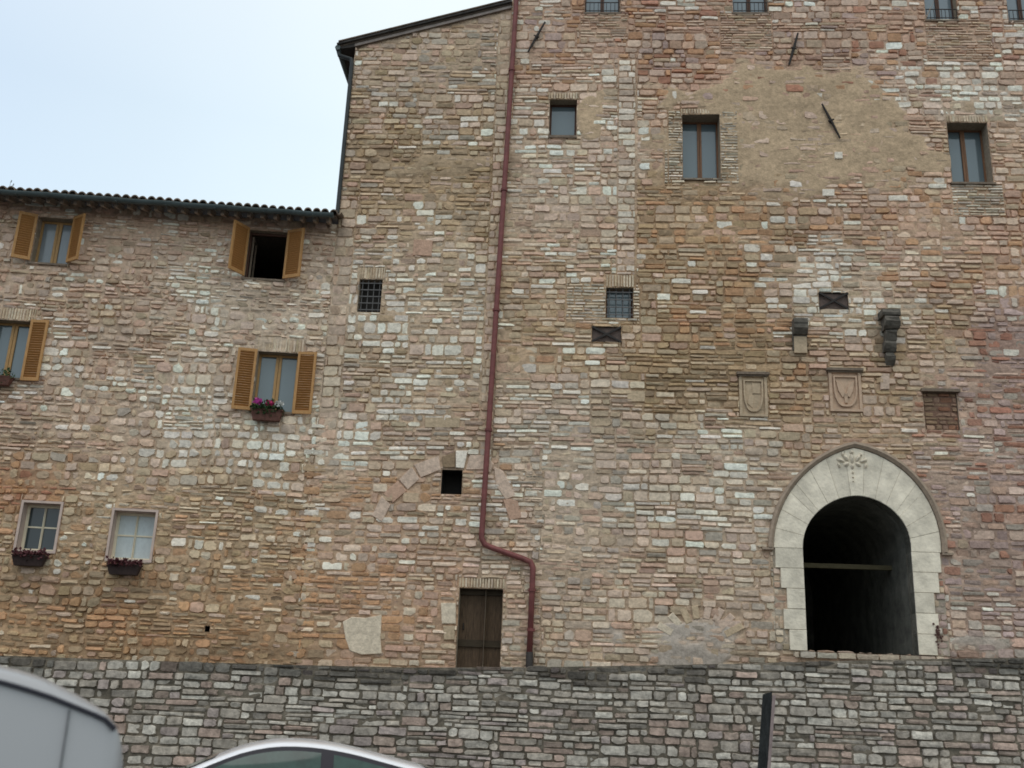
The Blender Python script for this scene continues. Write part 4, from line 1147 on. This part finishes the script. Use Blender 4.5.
# centre line by arc length
XY = np.array([(a, b) for a, b, c in line]); seg = np.hypot(*np.diff(XY, axis=0).T); S = np.concatenate([[0], np.cumsum(seg)]); TZ = np.array([c for a, b, c in line])
def rwxy(s_): return np.interp(s_, S, XY[:, 0]), np.interp(s_, S, XY[:, 1])
LEN = S[-1]
mb = MB()
class Flat:                                          # straightened wall, bent onto the line afterwards
    o = Vector((0, 0, 0))
    def px(s, u, v): return np.asarray(u, float), np.asarray(v, float)
def rw_cols(px, py, u, v):
    rs = np.random.RandomState(9); n = len(u)
    top = np.interp(u, S, TZ); dz = top - v
    base = np.array([PAL['grey'], (.66, .62, .53), (.50, .46, .39), (.35, .315, .265), (.46, .33, .265), (.42, .345, .315), (.36, .27, .215)])
    low = sstep(.5, 1.9, dz + (fbm(u * .5, v, 3, 2) - .5) * 1.4)
    out = np.zeros((n, 3))
    for i in range(n):
        p = np.array([2.2, 2.0 * (1 - .6 * low[i]), 2.4, 1.4, .45 + 1.9 * low[i], .6 + 1.7 * low[i], .7 + 1.6 * low[i]]); p /= p.sum()
        out[i] = base[rs.choice(7, p=p)] * rs.uniform(.8, 1.12)
    soot = (1 - sstep(.0, .26, dz + (fbm(u * 1.1, v * 2, 8, 3) - .5) * 1.1))[:, None]
    return (out * .75 + out.mean(0) * .25) * 1.0 * (1 - .68 * soot)
rects = rubble(0, LEN, 0, TZ.max() + .1, [], rg, band=(.3, .55), hs=(.08, .18), ls=(.18, .54), bigp=.2)
rects = [r for r in rects if r[2] < np.interp((r[0] + r[1]) / 2, S, TZ) - .035]
rects = [(a, b, c, min(d, float(np.interp((a + b) / 2, S, TZ)) + .02)) for a, b, c, d in rects]
add_stones(mb, Flat(), rects, rg, [], joint=.008, depth=(.012, .065), tilt=2.6, shrink=.12, colfn=rw_cols, rough=1.05, warp=.045, vary=.1)
v_ = np.array(mb.v); nst = len(v_)
us = np.arange(0, LEN, .08); vs_ = np.linspace(0, 1, 44)
U, Vv = np.meshgrid(us, vs_); zz = Vv * (np.interp(U, S, TZ) + .01)
dep = -.004 + (fbm(U * 4, zz * 6, 2, 3) - .5) * .075
mcol = np.array([.175, .15, .115]) * (.6 + .8 * fbm(U * 2, zz * 3, 12, 3))[..., None]
n0 = len(mb.v); nu = len(us)
mb.v.extend(list(zip(U.ravel().tolist(), dep.ravel().tolist(), zz.ravel().tolist()))); mb.c.extend([tuple(c) for c in mcol.reshape(-1, 3).tolist()])
for j in range(len(vs_) - 1):
    for i in range(nu - 1): a = n0 + j * nu + i; mb.f.append((a, a + 1, a + nu + 1, a + nu))
# top and back
tt = []; 
for i in range(len(us) - 1):
    a, b = us[i], us[i + 1]; za, zb = np.interp(a, S, TZ) + .01, np.interp(b, S, TZ) + .01
    mb.add([(a, .0, za), (b, .0, zb), (b, .42, zb), (a, .42, za), (a, .42, 0), (b, .42, 0)], [(0, 1, 2, 3), (3, 2, 5, 4)], (.09, .085, .075))
# bend on to the line
Vn = np.array(mb.v); xs_, ys_ = rwxy(Vn[:, 0])
dx_ = np.interp(Vn[:, 0] + .2, S, XY[:, 0]) - np.interp(Vn[:, 0] - .2, S, XY[:, 0]); dy_ = np.interp(Vn[:, 0] + .2, S, XY[:, 1]) - np.interp(Vn[:, 0] - .2, S, XY[:, 1])
ln = np.hypot(dx_, dy_); dx_ /= ln; dy_ /= ln
Vn2 = np.stack([xs_ - dy_ * Vn[:, 1], ys_ + dx_ * Vn[:, 1], Vn[:, 2]], 1)
mb.v = Vn2.tolist()
mb.build('masonry', mat('rubble_masonry', (.3, .3, .3), .93, 9, .5, .8, 18, spec=.15, attr=True), rw, fixn=False)
# terrace behind the wall
mb = MB(); zt_ = [c - .10 for a, b, c in line]
vs = [(a, b + .35, z_) for (a, b, c), z_ in zip(line, zt_)] + [(a, b + 2.2, z_) for (a, b, c), z_ in zip(line, zt_)]
n = len(line); mb.add(vs, [(i, i + 1, n + i + 1, n + i) for i in range(n - 1)])
o = mb.build('path', mat('terrace_gravel', (.16, .145, .12), .95, 8, .3), None); o['kind'] = 'structure'

# ================================================================ POST
p0 = Plane(0, 15.0, 0); a = p0.uv(767, 693); b = p0.uv(762, 768)
lean = (a[0] - b[0]) / (a[1] - b[1])
post = thing('wooden_post', 'dark leaning weathered post in front of the retaining wall', 'post', (a[0] - lean * a[1], 15.0, 0), R(14))
post.rotation_euler = (0, 0, R(-12))
s = MB(); H_ = a[1]; hw = .062; segs = 12; rgp = random.Random(8)
vs = []
for i in range(segs + 1):
    z = H_ * i / segs; cx = lean * z
    for (sx, sy) in ((-1, -1), (1, -1), (1, 1), (-1, 1)):
        vs.append((cx + sx * hw * (1 + rgp.uniform(-.06, .06)), sy * .05, z + (0.02 * sx if i == segs else 0)))
fs = [(3, 2, 1, 0), tuple(segs * 4 + i for i in range(4))]
for i in range(segs):
    for q in range(4): fs.append((i * 4 + q, i * 4 + (q + 1) % 4, (i + 1) * 4 + (q + 1) % 4, (i + 1) * 4 + q))
s.add(vs, fs); s.build('shaft', mat('tarred_wood', (.022, .024, .023), .85, 5, .7, .6, 25, stretch=(5, 5, 1)), post)
s = MB(); x = lean * H_
s.add([(hw + .002, -.054, 0), (hw + .045, -.054, 0), (hw + .045, .05, 0), (hw + .002, .05, 0), (hw + .002 + x, -.054, H_ - .03), (hw + .045 + x, -.054, H_ - .03), (hw + .045 + x, .05, H_ - .03), (hw + .002 + x, .05, H_ - .03)],
      [(0, 1, 2, 3), (4, 7, 6, 5), (0, 4, 5, 1), (1, 5, 6, 2), (2, 6, 7, 3), (3, 7, 4, 0)])
s.build('side_strip', mat('pale_pink_strip', (.29, .225, .21), .8, 8, .3), post)  # separate paler strip along the right edge of the shaft

# ================================================================ WHITE CAR
CARP = mat('white_car_paint', (.80, .80, .82), .25, 0, spec=.5, coat=.6)
CGL = mat('car_glass', (.028, .062, .052), .05, 4, .5, spec=.5, ior=1.45)
CTR = mat('black_trim', (.02, .018, .025), .5)
TYRE = mat('tyre_rubber', (.02, .02, .02), .85)
RIM = mat('alloy_rim', (.45, .46, .48), .35, metal=.8)
YC = 12.0
CTH = R(11)
cpl = Plane(-2.45, YC - .55, CTH)
cx0, cz0 = cpl.uv(300, 741.3)
co_ = cpl.o + cpl.d * cx0 - cpl.n * .55
car = thing('white_car', 'white car parked below the wall, seen from the side over its roof', 'car', (co_.x, co_.y, 0), CTH)
prof_x = [-1.85, -1.5, -1.16, -.87, -.58, -.29, 0, .29, .58, .87, 1.16, 1.45, 1.75, 2.05]
prof_d = [.56, .46, .325, .195, .08, .015, 0, .018, .062, .125, .19, .255, .35, .47]
from_z = cz0
def zr(x):
    # smooth interpolation
    xs = np.array(prof_x); ds = np.array(prof_d); i = int(np.clip(np.searchsorted(xs, x) - 1, 0, len(xs) - 2))
    m0 = (ds[min(i + 1, len(ds) - 1)] - ds[max(i - 1, 0)]) / (xs[min(i + 1, len(ds) - 1)] - xs[max(i - 1, 0)])
    m1 = (ds[min(i + 2, len(ds) - 1)] - ds[i]) / (xs[min(i + 2, len(ds) - 1)] - xs[i])
    h_ = xs[i + 1] - xs[i]; t = (x - xs[i]) / h_
    return from_z - ((2 * t ** 3 - 3 * t ** 2 + 1) * ds[i] + (t ** 3 - 2 * t ** 2 + t) * h_ * m0 + (-2 * t ** 3 + 3 * t ** 2) * ds[i + 1] + (t ** 3 - t ** 2) * h_ * m1)
BELT = .93
def wz(z): return .84 - .26 * max(0, (z - BELT) / (from_z - BELT)) ** 1.35
def loft(mb, rings):
    n = len(rings[0]); vs = [p for r_ in rings for p in r_]; fs = [tuple(range(n - 1, -1, -1)), tuple((len(rings) - 1) * n + i for i in range(n))]
    for k_ in range(len(rings) - 1):
        for i in range(n): fs.append((k_ * n + i, k_ * n + (i + 1) % n, (k_ + 1) * n + (i + 1) % n, (k_ + 1) * n + i))
    mb.add(vs, fs)
s = MB(); rings = []
XF, XR = -2.75, 2.35
for x in np.linspace(-1.84, 2.04, 40):
    zt_ = zr(x); side = []
    zs = [BELT - .05 + (zt_ - .035 - BELT + .05) * q / 5 for q in range(6)]
    left = [(-wz(z), z) for z in zs]; we = wz(zt_ - .035)
    top = [(-we + .03, zt_ - .018), (-we + .09, zt_ - .006), (-we * .5, zt_ + .003), (0, zt_ + .006), (we * .5, zt_ + .003), (we - .09, zt_ - .006), (we - .03, zt_ - .018)]
    rings.append([(x, y, z) for y, z in left + top + [(-y, z) for y, z in left[::-1]]])
loft(s, rings)
# lower body
rings = []
for x in np.linspace(XF, XR, 40):
    t = (x - XF) / (XR - XF)
    endw = 1 - .28 * max(0, (abs(t - .5) - .38) / .12) ** 2.2
    hood = .62 + .32 * float(sstep(0, .22, t)) if t < .22 else (.945 if t < .86 else .945 - .12 * float(sstep(.86, 1, t)) - .10 * float(sstep(.97, 1, t)))
    if t < .03: hood -= .08 * (1 - t / .03)
    w_ = .88 * endw; zb_ = .22 + .10 * max(0, (abs(t - .5) - .42) / .08)
    prof = [(-w_ * .92, zb_), (-w_, zb_ + .12), (-w_ * 1.01, .55 if hood > .7 else .48), (-w_ * .985, hood - .09), (-w_ * .93, hood - .02), (-w_ * .7, hood + .005), (0, hood + .02)]
    rings.append([(x, y, z) for y, z in prof + [(-y, z) for y, z in prof[:-1][::-1]]])
loft(s, rings)
s.build('body', CARP, car, smooth=True)
def side_panel(name, xa, xb, off_t, m, eps, sgn, bot=BELT + .03, n=24):
    s = MB(); rows = 7; vs = []
    for i in range(n + 1):
        x = xa + (xb - xa) * i / n; zt_ = max(zr(x) - off_t, bot + .002)
        for j in range(rows + 1):
            z = bot + (zt_ - bot) * j / rows; vs.append((x, sgn * (wz(z) + eps), z))
    fs = [(i * (rows + 1) + j, (i + 1) * (rows + 1) + j, (i + 1) * (rows + 1) + j + 1, i * (rows + 1) + j + 1) for i in range(n) for j in range(rows)]
    s.add(vs, fs); return s.build(name, m, car, smooth=True)
for sg in (-1, 1):
    side_panel('window_trim', -1.55, 1.75, .05, CTR, .006, sg)
    side_panel('window', -1.22, .23, .092, CGL, .012, sg); side_panel('window', .36, 1.42, .092, CGL, .012, sg)
def top_panel(name, xa, xb):
    s = MB(); vs = []; n = 12; mcols = 8
    for i in range(n + 1):
        x = xa + (xb - xa) * i / n; we = wz(zr(x) - .03) - .16
        for j in range(mcols + 1):
            y = -we + 2 * we * j / mcols; vs.append((x, y, zr(x) + .009))
    s.add(vs, [(i * (mcols + 1) + j, (i + 1) * (mcols + 1) + j, (i + 1) * (mcols + 1) + j + 1, i * (mcols + 1) + j + 1) for i in range(n) for j in range(mcols)])
    s.build(name, CGL, car, smooth=True)
top_panel('windscreen', -1.80, -.85); top_panel('rear_window', 1.35, 1.98)
def wheel(parent, x, y, r_=.31, wd_=.2):
    sg = -1 if y < 0 else 1
    s = MB(); n = 28; pr_ = [(r_ * .62, -wd_ / 2), (r_ * .93, -wd_ / 2), (r_, -wd_ / 2 + .03), (r_, wd_ / 2 - .03), (r_ * .93, wd_ / 2), (r_ * .62, wd_ / 2)]
    vs = [(x + q * math.cos(2 * math.pi * i / n), y + yy, r_ + q * math.sin(2 * math.pi * i / n)) for i in range(n) for q, yy in pr_]; m_ = len(pr_)
    s.add(vs, [(i * m_ + k_, ((i + 1) % n) * m_ + k_, ((i + 1) % n) * m_ + (k_ + 1) % m_, i * m_ + (k_ + 1) % m_) for i in range(n) for k_ in range(m_)])
    o = s.build('wheel', TYRE, parent, smooth=True)
    s = MB()
    for q in range(7):
        a = 2 * math.pi * q / 7; ca, sa = math.cos(a), math.sin(a); pts_ = [(.04, -.03), (r_ * .6, -.025), (r_ * .6, .025), (.04, .03)]
        yy = y + sg * (wd_ / 2 - .02)
        vs = [(x + p * ca - t * sa, yo_, r_ + p * sa + t * ca) for yo_ in (yy, yy - sg * .03) for p, t in pts_]
        s.add(vs, [(0, 1, 2, 3), (7, 6, 5, 4)] + [(i, 4 + i, 4 + (i + 1) % 4, (i + 1) % 4) for i in range(4)])
    yy = y + sg * (wd_ / 2 - .06)
    s.add([(x + r_ * .61 * math.cos(2 * math.pi * i / n), yy, r_ + r_ * .61 * math.sin(2 * math.pi * i / n)) for i in range(n)], [tuple(range(n))])
    s.build('rim', RIM, o)
for x in (-1.78, 1.42):
    for y in (-.80, .80): wheel(car, x, y)
for sg in (-1, 1):
    for (x, dz) in ((.12, 0), (1.18, .01)):
        s = MB(); s.box(x, x + .17, sg * .885 - .015, sg * .885 + .015, .80 + dz, .83 + dz)
        s.build('door_handle', CARP, car)
    s = MB(); loft(s, [[(-1.12 + dx, sg * (.93 + .10 * math.cos(a)) , 1.0 + .065 * math.sin(a)) for a in np.linspace(0, 2 * math.pi, 9)[:-1]] for dx in (0, .05, .09)])
    s.build('wing_mirror', CARP, car, smooth=True)
    s = MB(); s.prism([(sg * .42, .60), (sg * .74, .62), (sg * .72, .70), (sg * .45, .68)], 0, .3)
    s.v = [(XF - .0 + p[1] + .012, p[0], p[2]) for p in s.v]; s.build('headlight', mat('lamp_glass', (.6, .62, .65), .1), car)
    s = MB(); s.box(XR - .06, XR + .012, sg * .40 - .14, sg * .40 + .14, .70, .80); s.build('tail_light', mat('tail_red', (.35, .02, .02), .2), car)

# ================================================================ GREY VAN
VANP = mat('silver_van_paint', (.33, .335, .345), .35, 0, spec=.5, coat=.35)
YV = 5.0
VTH = R(24)
vp = Plane(-1.88, YV, VTH)
rl = [(0, 665), (25, 671), (50, 679), (75, 691), (100, 705), (110, 712), (117, 722), (122, 738), (124.5, 760)]
dl = [(0, 679), (25, 686), (50, 694), (75, 704), (100, 714), (110, 719), (117, 728), (122, 742), (124.5, 762)]
RL = [vp.uv(x, y, -.22) for x, y in rl]; DL = [vp.uv(x, y) for x, y in dl]
xr = DL[-1][0]
vo = vp.o + vp.d * (xr - 2.2) - vp.n * .88
van = thing('panel_van', 'silver grey van with a dark roof seam at the lower left corner', 'van', (vo.x, vo.y, 0), VTH)
ox_ = xr - 2.2
RLx = [p[0] + (xr - RL[-1][0]) for p in RL]; RLz = [p[1] for p in RL]
front = [(-4.55, .75), (-4.45, .95), (-4.2, 1.05), (-3.75, 1.15), (-3.3, 1.62), (-2.95, 1.92), (-2.5, 2.05), (-1.8, 2.11), (-1.2, 2.10)]
xs_r = [xr + a for a, z in front] + RLx; zs_r = [z for a, z in front] + RLz
DLx = [p[0] for p in DL]; DLz = [p[1] for p in DL]
xs_d = [xr + a for a, z in front] + DLx; zs_d = [z - .07 for a, z in front] + DLz
stn = sorted(set([round(x, 4) for x in np.linspace(xr - 4.55, xr - .9, 26)] + [round(x, 4) for x in np.linspace(xr - .9, xr - .06, 18)] + [round(xr - q, 4) for q in (.045, .03, .018, .008, .0)]))
s = MB(); rings = []
for x in stn:
    zt_ = float(np.interp(x, xs_r, zs_r)); zd = min(float(np.interp(x, xs_d, zs_d)), zt_ - .004)
    t = max(0, 1 - (xr - x) / .07); hw = .88 - .05 * t ** 2; tf = max(0, 1 - (x - (xr - 4.55)) / .5); hw -= .14 * tf ** 2
    zb_ = .28
    pr_ = [(-hw + .06, zb_), (-hw, zb_ + .1), (-hw - .012, .7), (-hw, zd - .02), (-hw + .015, zd), (-hw + .05, zd + (zt_ - zd) * .55), (-hw + .13, zd + (zt_ - zd) * .85), (-hw + .24, zt_), (0, zt_ + .012)]
    rings.append([(x - ox_, y, z) for y, z in pr_ + [(-y, z) for y, z in pr_[:-1][::-1]]])
loft(s, rings); s.build('body', VANP, van, smooth=True)
for sg in (-1, 1):
    s = MB(); pts_ = []
    for x in stn:
        if xr - 2.9 < x < xr - .05:
            pts_.append((x - ox_, sg * (.88 + .004), float(np.interp(x, xs_d, zs_d)) - .012))
    s.tube(pts_, .011, 6); s.build('roof_seam', mat('dark_rubber', (.03, .03, .04), .7), van)
    s = MB(); s.box(.55, 1.2, sg * .9 - .012, sg * .9 + .012, 1.05, 1.09) if False else s.box(-2.1, -1.0, sg * .888 - .006, sg * .888 + .006, 1.15, 1.62); s.build('side_window', CGL, van)
    s = MB(); xx = DLx[2] + .09 - ox_; s.box(xx, xx + .006, sg * .89 - .004, sg * .89 + .004, .5, float(np.interp(DLx[2] + .09, xs_d, zs_d)) - .03)
    s.build('door_seam', mat('seam_shadow', (.10, .105, .11), .6), van)
    s = MB(); s.box(-.3, -.12, sg * .9 - .02, sg * .9 + .02, .98, 1.01); s.build('door_handle', CTR, van)
    s = MB(); s.box(2.2 - .03, 2.2 + .012, sg * .72 - .07, sg * .72 + .07, .85, 1.25); s.build('tail_light', mat('tail_red', (.35, .02, .02), .2), van)
    s = MB(); s.box(-2.34, -2.28, sg * .55 - .14, sg * .55 + .14, .72, .86); s.build('headlight', mat('lamp_glass', (.6, .62, .65), .1), van)
for x in (-1.45, 1.35):
    for y in (-.78, .78): wheel(van, x, y, .32, .2)
s = MB(); s.box(2.2 + .001, 2.2 + .10, -.84, .84, .34, .52); s.build('bumper', mat('bumper_plastic', (.05, .05, .055), .7), van)
